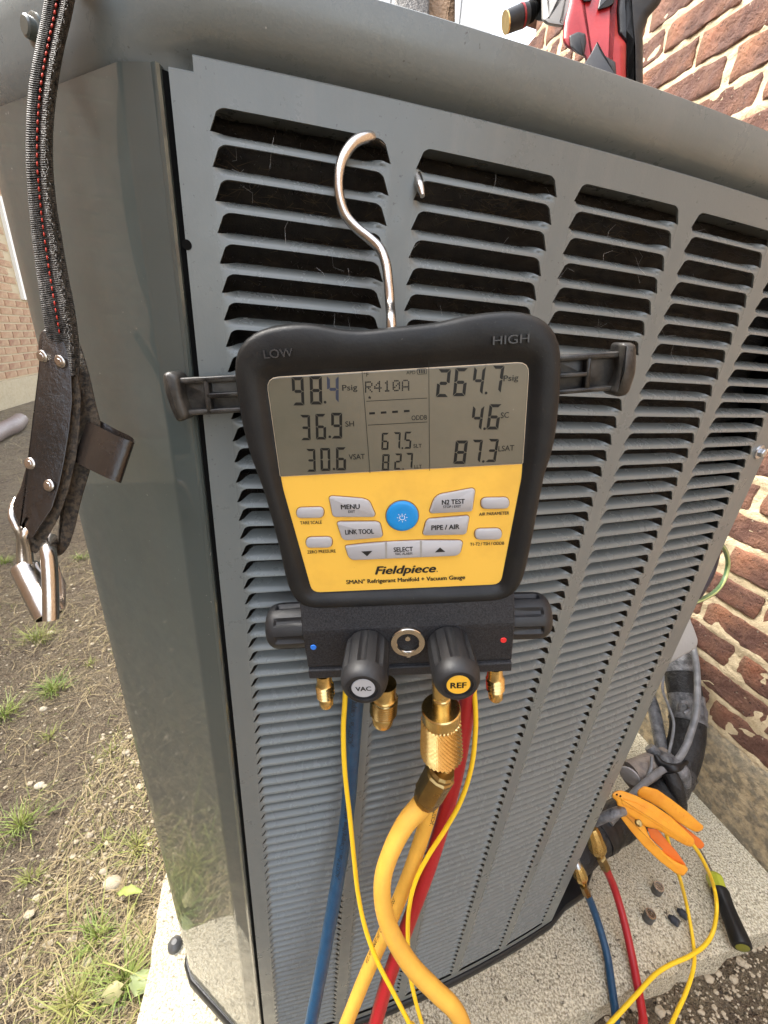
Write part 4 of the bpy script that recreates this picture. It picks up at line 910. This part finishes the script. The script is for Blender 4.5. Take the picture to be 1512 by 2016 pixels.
# ------------------------------------------------------------------ hanging strap at the left
sr_ = empty('hanging_strap', atd(100, 650, .215), 'black woven hanging strap with red stitching, riveted leather end and steel ring', 'strap')
path = [(135, -90, .148, 60), (124, -35, .152, 60), (112, 30, .157, 59), (98, 95, .162, 57), (86, 165, .168, 57), (79, 240, .174, 54), (78, 320, .180, 53), (84, 400, .186, 54), (93, 470, .191, 58), (104, 545, .196, 61), (116, 615, .200, 64), (126, 680, .207, 60), (132, 740, .209, 50)]
def topx(n_, t_, z_, wreal=.0115):
    P = NT(n_, t_, z_); d_ = P@FW; return (756+F*(P@RT)/d_, 1008-F*(P@UP)/d_, d_, wreal*F/d_)
path = [topx(.02, .42, .136), topx(-.02, .38, .137), topx(-.058, .335, .140), topx(-.087, .300, .143)]+path
SPL = cr_spline(path, 34); prof_ = [(-.5, .004), (-.5, .0005), (-.40, -.0002), (-.2, -.0008), (0, -.0004), (.08, -.0020), (.2, -.0030), (.30, -.0018), (.36, .0006), (.45, .0018), (.5, .0040), (.47, .006)]
vs, fs = [], []
for i, (x, y, d_, wd) in enumerate(SPL):
    j = min(i+1, len(SPL)-1); k = max(i-1, 0); tx, ty = SPL[j][0]-SPL[k][0], SPL[j][1]-SPL[k][1]; l = math.hypot(tx, ty); nx, ny = ty/l, -tx/l
    if nx < 0: nx, ny = -nx, -ny
    for m_, (u, o_) in enumerate(prof_):
        rib = (.00028 if i % 2 else -.00028)*(1 if 1 < m_ < 11 else .5); fz = .0005*noise.noise(Vector((i*.9, m_*3.1, 0))) if m_ in (5, 6, 7, 8) else 0
        vs.append(atd(x+nx*wd*u*(1+.02*(i % 2)), y+ny*wd*u, d_+o_+rib+fz))
    if i:
        b = (i-1)*len(prof_); c = i*len(prof_); fs += [(b+k, b+k+1, c+k+1, c+k) for k in range(len(prof_)-1)]
obj('webbing', vs, fs, M_web, sr_, True, 30)
# light worn fuzz along the fold
vs, fs = [], []
for i in range(0, len(SPL)-30, 1):
    x, y, d_, wd = SPL[i]
    for m_ in range(2):
        u = random.gauss(.20, .06); a = atd(x+wd*u, y+random.uniform(-2, 2), d_-.0032); b2 = atd(x+wd*u+random.gauss(0, 2.2), y+random.uniform(-5, 5), d_-.0038-random.random()*.0006); s = RT*.00011; b = len(vs); vs += [a-s, a+s, b2]; fs.append((b, b+1, b+2))
    if i % 2 == 0:
        for u, dz in ((-.5, .0015), (.5, .003)):
            a = atd(x+wd*u, y, d_+dz); b2 = atd(x+wd*u+(-2.2 if u < 0 else 2.6)*random.random(), y+random.uniform(-3, 3), d_+dz); s = UP*.00012; b = len(vs); vs += [a-s, a+s, b2]; fs.append((b, b+1, b+2))
M_fuzz = mat('worn_fibre', (.26, .25, .235), .8)
tag(obj('frayed_fibre', vs, fs, M_fuzz, sr_), kind='stuff')
L_ = []
for i in range(10, len(SPL)-50, 7):
    x, y, d_, wd = SPL[i]; x2, y2, d2, w2 = SPL[i+4]
    me_ = obj('stitch', *tubemesh([atd(x-wd*.08, y, d_-.0004), atd((x+x2)/2-wd*.085, (y+y2)/2, d_-.0014), atd(x2-wd*.09, y2, d2-.0004)], .00035, 5), M_redst, sr_, True)
dL = .205
pillow('back_leather', [(140, 640), (160, 682), (176, 735), (188, 790), (200, 838), (190, 875), (178, 925), (160, 985), (148, 1040), (136, 1076), (122, 1094), (108, 1096), (112, 1060), (118, 1010), (130, 950), (140, 880), (142, 800), (138, 740), (128, 690)], dL+.010, .005, 5, M_edge, sr_, 10)
pillow('leather_liner', [(96, 650), (132, 670), (150, 715), (160, 780), (158, 840), (150, 905), (136, 965), (118, 1015), (98, 1052), (85, 1072), (70, 1094), (56, 1076), (60, 1056), (90, 960), (110, 800)], dL+.004, .004, 3, M_edge, sr_, 10)
lf = [(75, 679), (79, 655), (86, 648), (112, 652), (124, 662), (133, 692), (141, 735), (143, 790), (137, 848), (128, 905), (117, 957), (103, 1002), (84, 1030), (70, 1052), (58, 1066), (50, 1050), (46, 1040), (56, 1022), (52, 1018), (40, 1040), (26, 1008), (24, 992), (40, 962), (50, 925), (60, 875), (68, 820), (74, 760), (77, 715)]
le = pillow('leather_end', lf, dL, .0028, 3.5, M_leather, sr_, 5, tilt=(.00002, 0))
for x, y in ((84, 702), (119, 712), (60, 913), (97, 956)):
    A_ = atd(x, y, dL); vd = -ray(x, y)/np.linalg.norm(ray(x, y)); ax_ = vd+RT*-.75; ax_ /= np.linalg.norm(ax_)
    obj('rivet', *lathe(A_, A_+ax_*.0013, [(0, .0031), (.4, .0031), (.75, .0026), (.8, .0016), (.95, .0014), (.9, .0006)], 24), M_steel, sr_, True, 40)
# keeper loop
lp = []
kp0 = [(163, 872), (185, 885), (215, 895), (243, 900), (262, 899), (266, 873+8)]
outer_ = [(158, 868, dL+.006), (185, 882, dL+.001), (215, 897, dL-.001), (240, 907, dL), (252, 911, dL+.004), (245, 900, dL+.012), (215, 885, dL+.014), (180, 866, dL+.012)]
sp_ = cr_spline(outer_, 6); vs, fs = [], []
for i, (x, y, d_) in enumerate(sp_):
    f = i/(len(sp_)-1); hh = 40
    for m_, (o_, dz) in enumerate(((-hh, 0), (-hh, .0014), (hh, .0014), (hh, 0))): vs.append(atd(x+(-o_*.33), y+o_, d_+dz))
    if i: b = (i-1)*4; c = i*4; fs += [(b+k, b+(k+1) % 4, c+(k+1) % 4, c+k) for k in range(4)]
obj('keeper_loop', vs, fs, M_leather, sr_, True, 40)
# steel ring and hook
r1 = tube('steel_ring', P3([(100, 1062, dL+.012), (96, 1073, dL+.006), (95, 1085, dL+.0), (97, 1110, dL-.001), (99, 1150, dL-.001), (100, 1190, dL-.0005), (100, 1219, dL)]), pr_(27, atd(97, 1120, dL)), M_steel, sr_, 20, 8)
A_, B_ = atd(47, 1112, dL+.008), atd(97, 1213, dL+.004); rr = pr_(47, A_)
obj('tube_hook', *lathe(A_, B_, [(0, rr*.75), (.02, rr*.9), (.06, rr), (1, rr), (1, rr*.90), (.8, rr*.88)], 30), M_steel, sr_, True, 40)
obj('tube_bore', *lathe(A_+(B_-A_)*.7, A_+(B_-A_)*.9, [(0, rr*.87), (1, rr*.87)], 24), M_black, sr_)
tube('side_ring', P3([(33, 985, dL+.010), (28, 1000, dL+.006), (26, 1018, dL+.003), (34, 1036, dL+.003), (42, 1056, dL+.005), (42, 1085, dL+.008), (44, 1112, dL+.010)]), pr_(17, atd(40, 1060, dL)), M_steel, sr_, 16, 8)
tube('side_ring', P3([(66, 1036, dL+.006), (54, 1044, dL+.001), (48, 1056, dL+.0), (54, 1076, dL+.003), (58, 1108, dL+.006)]), pr_(15, atd(50, 1060, dL)), M_steel, sr_, 16, 8)
pillow('ring_plate', [(112, 1100), (122, 1130), (131, 1152), (129, 1196), (118, 1204), (110, 1196), (110, 1120)], dL+.006, .002, 2, M_steel, sr_, 3)
pillow('ring_plate', [(58, 1108), (74, 1106), (84, 1130), (88, 1180), (78, 1160), (62, 1130)], dL+.007, .002, 2, M_steel, sr_, 3)
# ------------------------------------------------------------------ pipe clamps
M_capshade = mat('shaded_orange_plastic', (.75, .17, .02), .5)  # darker copy of the clamp orange, shade of the open jaw painted in
k1 = empty('pipe_clamp', atd(1215, 1580, .67), 'orange spring pipe clamp in front, with its lower jaw hanging open', 'clamp', 'orange sensor clamps on the pipes')
U1 = [(1205,1570),(1204,1563),(1211,1557),(1222,1555),(1252,1566),(1285,1583),(1320,1607),(1353,1638),(1367,1652),(1368,1661),(1362,1668),(1350,1665),(1316,1646),(1292,1632),(1272,1628),(1235,1602),(1215,1587),(1213,1576)]
L1 = [(1215,1588),(1227,1590),(1252,1605),(1268,1622),(1277,1645),(1292,1663),(1312,1683),(1334,1698),(1350,1704),(1356,1712),(1346,1725),(1332,1721),(1299,1696),(1266,1665),(1240,1634),(1222,1610)]
pillow('lower_jaw', L1, .672, .016, 3, M_cap1, k1, 4)
pillow('jaw_cavity', [(1274,1630),(1294,1632),(1313,1655),(1332,1676),(1351,1704),(1346,1712),(1318,1694),(1296,1671),(1281,1649)], .678, .010, 1.5, M_capshade, k1, 3)
tube('spring_arm', P3([(1278, 1648, .674), (1292, 1662, .674), (1303, 1672, .674)]), .0014, M_steel, k1, 8)
pillow('upper_jaw', U1, .660, .020, 5, M_cap1, k1, 5)
pillow('jaw_ridge', [(1222,1572),(1254,1581),(1290,1602),(1330,1630),(1356,1654),(1352,1660),(1322,1642),(1288,1620),(1250,1596),(1226,1584)], .6585, .006, 2, M_cap1, k1, 4)
A_ = atd(1257, 1620, .659); vd = -ray(1257, 1620)/np.linalg.norm(ray(1257, 1620)); obj('pivot', *lathe(A_, A_+vd*.003, [(0, .0055), (.6, .0055), (1, .004), (1, .0025), (.2, .0022)], 16), M_brassd, k1, True, 40)
for i in range(6):
    x, y = 1308+i*7.2, 1611+i*7.0; obj('grip_rib', *tubemesh([atd(x+3, y-4, .6607), atd(x-4, y+5, .6607)], .0009, 6), M_cap1, k1, True)
for x, y in ((1214, 1564), (1221, 1567)): obj('vent_hole', *lathe(atd(x, y, .6595), atd(x, y, .663), [(0, .0018), (1, .0018)], 10), M_black, k1)
k2 = empty('pipe_clamp', atd(1260, 1560, .73), 'orange spring pipe clamp behind the other one, nearer the brick wall', 'clamp', 'orange sensor clamps on the pipes')
U2 = [(1254,1567),(1255,1555),(1267,1547),(1294,1554),(1325,1576),(1356,1600),(1378,1620),(1386,1627),(1384,1634),(1373,1639),(1361,1635),(1334,1618),(1303,1593),(1274,1576)]
pillow('lower_jaw', [(1300,1600),(1320,1606),(1340,1622),(1379,1652),(1388,1663),(1382,1672),(1366,1668),(1340,1648),(1310,1622)], .742, .016, 3, M_capshade, k2, 4)
pillow('upper_jaw', U2, .728, .020, 5, M_cap1, k2, 5)
for i in range(6):
    x, y = 1326+i*7.4, 1582+i*6.6; obj('grip_rib', *tubemesh([atd(x+2, y-3, .7288), atd(x-4, y+5, .7288)], .0010, 6), M_cap1, k2, True)
c3 = tube('clamp_cord', [tuple(atd(1312, 1642, .690)), tuple(atd(1322, 1680, .69)), tuple(atd(1338, 1728, .70)), tuple(atz(1351, 1778, ZP+.03)), tuple(atz(1361, 1830, ZP+.008)), tuple(atz(1367, 1880, ZP+.004)), tuple(atz(1364, 1912, ZP+.004)), tuple(atz(1350, 1955, ZP+.004)), tuple(atz(1333, 1992, ZP+.004)), tuple(atz(1316, 2030, ZP+.004)), tuple(atz(1290, 2090, ZP-.03))], .0030, M_cord, None, 10, 8)
tag(c3, 'yellow cord running from the front orange clamp down over the concrete pad', 'cord')
c4 = tube('clamp_cord', [tuple(atd(1362, 1660, .680)), tuple(atd(1376, 1680, .70)), tuple(atd(1392, 1710, .72)), tuple(atz(1405, 1745, ZP+.052)), tuple(atz(1411, 1785, ZP+.047)), tuple(atz(1405, 1830, ZP+.015)), tuple(atz(1388, 1860, ZP+.008)), tuple(atz(1358, 1882, ZP+.010)), tuple(atz(1318, 1900, ZP+.008)), tuple(atz(1288, 1920, ZP+.010)), tuple(atz(1255, 1956, ZP+.018)), tuple(atz(1222, 1992, ZP+.018)), tuple(atz(1195, 2022, ZP+.016)), tuple(atz(1140, 2090, ZP+.004))], .0032, M_cord, None, 10, 8)
tag(c4, 'yellow cord looping past the screwdriver and crossing both charging hoses', 'cord')
# ------------------------------------------------------------------ screwdriver
A_, B_ = atz(1416, 1752, ZP+.022), atz(1462, 1866, ZP+.022); L = np.linalg.norm(B_-A_)
sd = empty('screwdriver', A_-ZV*.02, 'screwdriver with black and lime handle lying on the pad under the yellow cord', 'screwdriver')
pf_ = [(-.02, .009), (.0, .016), (.06, .0172), (.10, .0165), (.30, .0150), (.55, .0158), (.8, .0175), (.93, .0178), (.985, .0160), (1., .0130), (1., .0125)]
obj('handle', *lathe(A_, B_, [(f, r*.92) for f, r in pf_], 30, lambda j, k, f: 1-.06*(abs(((k/30*5) % 1)-.5) < .25)*ss((f-.05)/.15)*ss((.9-f)/.1)), M_rub, sd, True, 40)
ax_ = (B_-A_)/L; obj('butt_disc', *lathe(B_-ax_*.001, B_+ax_*.0006, [(0, .0108), (.9, .0108), (1, .0100)], 24), mat('olive_disc', (.20, .20, .03), .35), sd, True, 40)
sh_ = A_-ax_*.028; obj('collar', *lathe(sh_, A_+ax_*.003, [(0, .008), (.12, .0125), (.3, .0145), (.7, .0135), (1, .013)], 14, lambda j, k, f: 1.05 if k % 2 else .97), M_clear, sd, True, 20)
t_ = atz(1374, 1668, ZP+.012); obj('shaft', *lathe(sh_, t_, [(0, .0034), (1, .0034)], 12), M_steel, sd, True, 40)
# ------------------------------------------------------------------ caps on the pad
def hexcap(px, py, label, lean):
    c = atz(px, py+8, ZP); up = np.array([lean[0], lean[1], 1.]); up /= np.linalg.norm(up); r_ = empty('valve_cap', c, label, 'cap', 'grey metal valve caps on the pad')
    obj('cap_body', *lathe(c+up*.001, c+up*.021, [(0, .0076), (.05, .0088), (.45, .0088), (.5, .0093), (.96, .0093), (1, .0087), (1, .0064), (.5, .0062)], 28), M_hex, r_, True, 35)
    obj('cap_bore', *lathe(c+up*.008, c+up*.014, [(0, .006), (1, .006)], 20), M_black, r_)
    obj('cap_rim', *lathe(c+up*.0205, c+up*.0216, [(0, .0091), (1, .0087), (1, .0066), (0, .0066)], 28), M_steel, r_, True, 35)
hexcap(1291, 1748, 'grey metal valve cap on the pad, the one nearer the clamps', (-.05, -.02)); hexcap(1274, 1803, 'grey metal valve cap on the pad beside the red hose, the lower of the two', (.03, .04))
for px, py, lb in ((1322, 1812, 'small dark rubber cap on the pad, the left one of the close pair'), (1339, 1799, 'small dark rubber cap on the pad, the right one of the close pair')):
    c = atz(px, py, ZP); a = c+np.array([0, 0, .005]); b = a+np.array([.006, -.008, .003]); o = obj('rubber_cap', *lathe(a-(b-a)*.6, b, [(0, .0034), (.3, .0054), (.35, .0069), (.9, .0069), (1, .0056)], 18), M_dark, None, True, 35); tag(o, lb, 'cap', 'small dark rubber caps')
# ------------------------------------------------------------------ line set
ls = empty('insulated_pipe', atz(1300, 1580, ZP), 'thick black foam insulated pipe curving up from the pad, tied with grey tape', 'pipe')
pth = [(1120, 1690, .76), (1165, 1650, .78), (1205, 1624, .80), (1250, 1596, .825), (1293, 1566, .85), (1330, 1520, .88), (1350, 1465, .905), (1354, 1410, .93), (1345, 1350, .965), (1331, 1295, 1.0), (1316, 1240, 1.05), (1300, 1180, 1.12), (1280, 1100, 1.22)]
sp_ = cr_spline(P3(pth), 14); vs, fs = tubemesh(sp_, .0345, 28)
vs = [np.array(v)+np.array([1, 1, 1])*(.0022*noise.noise(Vector((v[0]*22, v[1]*22, v[2]*22)))+.0012*noise.noise(Vector((v[0]*70, v[1]*70, v[2]*45)))) for v in vs]
obj('foam_sleeve', vs, fs, M_foam, ls, True, 50)
def wrap(i0, i1, r, m_, nm='tape_wrap'):
    seg_ = sp_[i0:i1]; vs, fs = tubemesh(seg_, [r*(1+.03*noise.noise(Vector((i*.7, 0, 0)))) for i in range(len(seg_))], 26)
    vs = [np.array(v)+FW*.0022*noise.noise(Vector((v[0]*110, v[1]*110, v[2]*60+4)))+RT*.0026*noise.noise(Vector((v[0]*70, v[1]*70, v[2]*70)))+UP*.0016*noise.noise(Vector((v[0]*70+9, v[1]*70, v[2]*70))) for v in vs]; return obj(nm, vs, fs, m_, ls, True, 50)
wrap(95, 108, .0365, M_tape); wrap(61, 73, .0375, mat('dark_tape', (.045, .045, .047), .3, bump=((70, .003), (250, .0006)))); wrap(118, 146, .0362, M_tape); wrap(17, 27, .0362, M_base)
tube('grey_cable', P3([(1352, 1215, 1.0), (1362, 1262, .965), (1371, 1310, .93), (1373, 1360, .90), (1371, 1400, .885), (1362, 1436, .875), (1349, 1472, .86), (1330, 1500, .845), (1300, 1518, .83), (1272, 1540, .81), (1248, 1562, .80), (1225, 1592, .79), (1200, 1620, .77)]), .0068, M_cable, ls, 12)
tube('thin_cable', P3([(1306, 1330, .98), (1305, 1360, .95), (1316, 1390, .92), (1326, 1420, .90), (1324, 1450, .885), (1318, 1478, .87), (1312, 1500, .86)]), .0030, M_cable, ls, 8)
tube('thin_cable', P3([(1283, 1490, .84), (1281, 1515, .83), (1268, 1540, .82), (1245, 1560, .80), (1228, 1578, .79)]), .0032, M_cable, ls, 8)
tube('taped_knot', P3([(1278, 1470, .88), (1296, 1492, .87), (1318, 1508, .85), (1340, 1520, .84), (1352, 1548, .84)]), [.010, .019, .024, .018, .008], M_tape, ls, 14)
tube('tape_strand', P3([(1290, 1486, .855), (1304, 1506, .84), (1330, 1512, .825), (1352, 1500, .85)]), [.004, .009, .008, .004], M_base, ls, 10)
tube('tape_strand', P3([(1318, 1520, .838), (1330, 1548, .828), (1342, 1580, .83), (1348, 1600, .86)]), [.016, .015, .010, .004], M_foam, ls, 10)
tube('tie_loop', P3([(1336, 1398, .895), (1340, 1384, .885), (1352, 1384, .882), (1356, 1396, .885), (1346, 1404, .885)]), .004, M_tape, ls, 8)
lq = empty('liquid_line', atz(1300, 1470, ZP), 'thin pipe wrapped in worn silver grey tape beside the black insulated pipe', 'pipe')
tube('taped_pipe', P3([(1262, 1330, 1.02), (1278, 1370, .99), (1288, 1400, .97), (1296, 1440, .94), (1302, 1472, .91), (1306, 1500, .89)]), .0135, M_tape, lq, 16)
tube('pipe_elbow', P3([(1312, 1488, .885), (1288, 1504, .87), (1262, 1518, .855), (1240, 1527, .845)]), [.018, .024, .026, .027], mat('dirty_beige_tape', (.34, .29, .24), .6, var=(50, (.16, .14, .13), .15), bump=(80, .002)), lq, 20)
q_ = P3([(1240, 1527, .838)])[0]; q_ = np.array(q_); dq = -RT*.6-FW*.5+UP*-.2; dq /= np.linalg.norm(dq); obj('pipe_end', *lathe(q_, q_+dq*.004, [(0, .020), (.7, .019), (1, .015)], 20), mat('grey_end_cap', (.42, .40, .38), .6, bump=(80, .002)), lq, True, 40)
bx = empty('braided_lead', atd(1205, 1600, .655), 'short braided grey lead leaving the front orange clamp', 'cable')
tube('braid', P3([(1170, 1618, .67), (1192, 1608, .66), (1212, 1600, .655), (1226, 1596, .662)]), .0075, M_tape, bx, 12)
o = pillow('metal_bracket', [(1240, 1180), (1340, 1180), (1354, 1210), (1366, 1236), (1375, 1262), (1371, 1276), (1326, 1302), (1270, 1330), (1230, 1340)], .90, .03, 3, M_box, None, 8)
tag(o, 'pale metal box corner showing above the black insulated pipe', 'box')
gw = empty('ground_wire', atd(1430, 1110, .80), 'green and yellow ground wire looping out beside the brick wall', 'wire')
P_ = [(1408, 1068, .70), (1421, 1074, .74), (1430, 1090, .78), (1433, 1112, .80), (1426, 1140, .80), (1410, 1163, .78), (1388, 1177, .74), (1366, 1186, .70)]
tube('green_core', P3(P_), .0042, M_green, gw, 10, 8); tube('yellow_stripe', P3([(x+1.5, y+.5, d_-.0022) for x, y, d_ in P_]), .0028, M_gyel, gw, 8, 8)
o = tube('conduit', P3([(1408, 1085, .72), (1402, 1112, .73), (1392, 1138, .73), (1374, 1168, .72), (1350, 1200, .72)]), .008, mat('dark_conduit', (.03, .028, .04), .4), None, 12); tag(o, 'dark flexible conduit just behind the right edge of the louvred panel', 'conduit')
# ------------------------------------------------------------------ ground cover
def blade(vs, fs, p, h, lean, a, wd, seg=3):
    d_ = np.array([math.cos(a), math.sin(a), 0]); s = np.array([-math.sin(a), math.cos(a), 0])*wd*.5; b = len(vs)
    for i in range(seg+1):
        t = i/seg; q = p+d_*(lean*t*t)*h+ZV*h*(t-.45*lean*t*t*.6); k = 1-t**1.6
        if i < seg: vs += [q-s*k, q+s*k]
        else: vs.append(q)
    for i in range(seg-1): fs.append((b+2*i, b+2*i+1, b+2*i+3, b+2*i+2))
    fs.append((b+2*seg-2, b+2*seg-1, b+2*seg))
def ground(px, py): q = atz(px, py, ZS); return NT(q@NV, q@TV, soil_z(q@NV, q@TV)), q
TUFTS = [(75, 1262, .075, 110, 2, 'sprawling pale yellow green grass tuft below the steel hook'), (103, 1362, .060, 150, 1, 'bright green grass tuft left of the corner post'), (8, 1412, .07, 90, 1, 'green grass tuft cut by the left edge, below mid height'), (40, 1622, .065, 110, 1, 'wispy green tuft at the left edge with long blades'), (100, 1452, .035, 40, 2, 'small pale tuft among the pebbles'), (208, 1660, .035, 45, 2, 'small yellow green weed on bare soil'), (272, 1672, .045, 80, 2, 'yellow tuft against the corner post'), (160, 1102, .05, 60, 1, 'green tuft beside the steel ring'), (10, 1110, .06, 70, 1, 'dull green patch behind the steel ring at the left edge'), (195, 1850, .05, 100, 1, 'green and yellow tuft near the pad edge'), (250, 1940, .07, 150, 1, 'thick dry and green tuft beside the concrete pad'), (60, 1730, .035, 50, 2, 'small dry tuft above the dark soil'), (150, 1980, .06, 120, 2, 'straw coloured tuft at the bottom of the yard'), (215, 1480, .03, 30, 2, 'small dry tuft on the soil near the post'), (232, 1290, .03, 30, 1, 'little green tuft close to the glossy post'), (178, 1310, .028, 30, 2, 'thin pale tuft between two green ones')]
for px, py, r_, n_, kind_, lb in TUFTS:
    c, q = ground(px, py); vs, fs = [], []
    for i in range(n_):
        a = random.uniform(0, 6.283); rr_ = abs(random.gauss(0, .33))*r_; p = c+np.array([math.cos(a), math.sin(a), 0])*rr_; blade(vs, fs, p, random.uniform(.35, 1.0)*r_*(.75 if kind_ == 1 else .8), random.uniform(.2, 1.7), a+random.gauss(0, .8), random.uniform(.0012, .0028))
    tag(obj('grass_tuft', vs, fs, M_grass if kind_ == 1 else M_grass2, None), lb, 'grass tuft', 'grass tufts in the bare yard')
vs, fs = [], []
def dens(): # near biased spot in the yard left of the pad
    if random.random() < .25: return random.uniform(-.45, -.22), random.uniform(.15, .9)
    if random.random() < .42: return random.uniform(-1.2, -.22), random.uniform(.1, 1.8)
    return random.uniform(-2.7, -.22), random.uniform(.3, 5.6)
for i in range(10500):
    n_, t_ = dens(); 
    if noise.noise(Vector((n_*4, t_*4, 2)))+random.uniform(-.35, .5) < -.05: continue
    z = soil_z(n_, t_)+.004; p = NT(n_, t_, z); a = random.gauss(.9, .9); fs_ = 1+.35*max(0, t_-.6); l = random.uniform(.012, .10)*(1.3 if random.random() < .15 else .75)*fs_; c_ = random.gauss(0, .5); wd = random.uniform(.0006, .0015)*fs_; b = len(vs)
    lift = random.uniform(0, .25)
    for k in range(4):
        f = k/3; q = p+np.array([math.cos(a+c_*f), math.sin(a+c_*f), 0])*l*f+ZV*(l*lift*math.sin(f*math.pi)); s = np.array([-math.sin(a), math.cos(a), 0])*wd*(1-.7*f)*.5; vs += [q-s, q+s]
    for k in range(3): fs.append((b+2*k, b+2*k+1, b+2*k+3, b+2*k+2))
tag(obj('straw', vs, fs, M_straw, None), kind='stuff')
vs, fs = [], []
for i in range(2600):
    n_, t_ = dens(); p = NT(n_, t_, soil_z(n_, t_)); blade(vs, fs, p, random.uniform(.008, .03), random.uniform(.3, 1.6), random.uniform(0, 6.28), random.uniform(.001, .002), 2)
for i in range(90):
    n_, t_ = random.uniform(-.44, -.225), random.uniform(.12, .52); blade(vs, fs, NT(n_, t_, soil_z(n_, t_)), random.uniform(.03, .085), random.uniform(.4, 1.9), random.uniform(0, 6.28), random.uniform(.0014, .003), 4)
tag(obj('sparse_grass', vs, fs, M_grass2, None), kind='stuff')
def pebble(c, r, seedv):
    vs = []; 
    for (x, y, z) in [(0,0,1),(.89,0,.45),(.28,.85,.45),(-.72,.53,.45),(-.72,-.53,.45),(.28,-.85,.45),(.72,.53,-.45),(-.28,.85,-.45),(-.89,0,-.45),(-.28,-.85,-.45),(.72,-.53,-.45),(0,0,-1)]:
        k = 1+.45*noise.noise(Vector((x*2+seedv, y*2, z*2))); vs.append(c+np.array([x*k, y*k*.8, z*k*.55])*r)
    return vs, [(0,1,2),(0,2,3),(0,3,4),(0,4,5),(0,5,1),(1,6,2),(2,7,3),(3,8,4),(4,9,5),(5,10,1),(6,7,2),(7,8,3),(8,9,4),(9,10,5),(10,6,1),(11,7,6),(11,8,7),(11,9,8),(11,10,9),(11,6,10)]
L_ = []
for i in range(3400):
    n_, t_ = dens(); r_ = .0019*random.paretovariate(2.7); r_ = min(r_, .009); L_.append(pebble(NT(n_, t_, soil_z(n_, t_)+r_*.2), r_, i*.37))
for i in range(5200):   # gravel and clods in front of the pad at the right
    n_, t_ = random.uniform(.2, 1.3), random.uniform(-.15, .175); r_ = min(.010, .0018*random.paretovariate(2.3)); L_.append(pebble(NT(n_, t_, soil_z(n_, t_)+r_*.2), r_, i*.31))
tag(obj('gravel', *merge(*L_), M_stone, None, False), kind='stuff')
for px, py, r_, lb in ((222, 1742, .022, 'rough pale stone lying against the pad and post'), (78, 1545, .014, 'flat cream stone on the bare soil'), (248, 1480, .013, 'long cream pebble standing near the post'), (100, 1248, .012, 'oval pale pebble below the hook'), (86, 1398, .013, 'round white pebble under the bright green tuft'), (204, 1718, .010, 'small white pebble near the yellow weed'), (172, 1900, .012, 'cream flat leaf shaped stone in the dry grass')):
    c, q = ground(px, py); v_, f_ = pebble(c+ZV*r_*.25, r_, px*.1); me = obj('stone', v_, f_, M_stone, None, True); sb = me.modifiers.new('subd', 'SUBSURF'); sb.levels = sb.render_levels = 2; tag(me, lb, 'stone', 'pale stones in the yard')
# fallen leaves beside the pad
def leaf(px, py, px2, py2, wd, m_, lb):
    a, _ = ground(px, py); b, _ = ground(px2, py2); a = a+ZV*.012; b = b+ZV*.018; u = b-a; l = np.linalg.norm(u); u /= l; s = np.cross(u, ZV); vs, fs = [], []
    for i in range(9):
        f = i/8; wv = wd*math.sin(math.pi*min(1, f*1.05))**.7*(1+.25*math.sin(f*30)); q = a+u*l*f+ZV*.01*math.sin(f*3); vs += [q-s*wv/2+ZV*.003, q-ZV*.001, q+s*wv/2+ZV*.003]
        if i: k = (i-1)*3; fs += [(k, k+1, k+4, k+3), (k+1, k+2, k+5, k+4)]
    tag(obj('leaf', vs, fs, m_, None, True), lb, 'leaf')
M_lf = mat('grey_green_leaf', (.30, .33, .16), .6, var=(40, (.22, .27, .10), .2))
leaf(268, 1972, 296, 1918, .035, M_lf, 'long grey green dandelion leaf leaning on the concrete pad')
leaf(228, 1988, 230, 1948, .03, mat('yellow_leaf', (.34, .31, .14), .6), 'round yellowish leaf in the dry grass near the pad')
leaf(232, 1768, 285, 1770, .016, mat('lime_leaf', (.26, .30, .07), .6), 'small lime green weed leaf beside the pale stone')
# sprinkler like anchor stud on the pad left of the base
c = atz(345, 1862, ZP); o = obj('anchor_stud', *lathe(c, c+ZV*.014, [(0, .011), (.5, .011), (.7, .009), (1, .004)], 16), M_hex, None, True, 40); tag(o, 'dark round stud standing on the pad behind the corner post', 'stud')
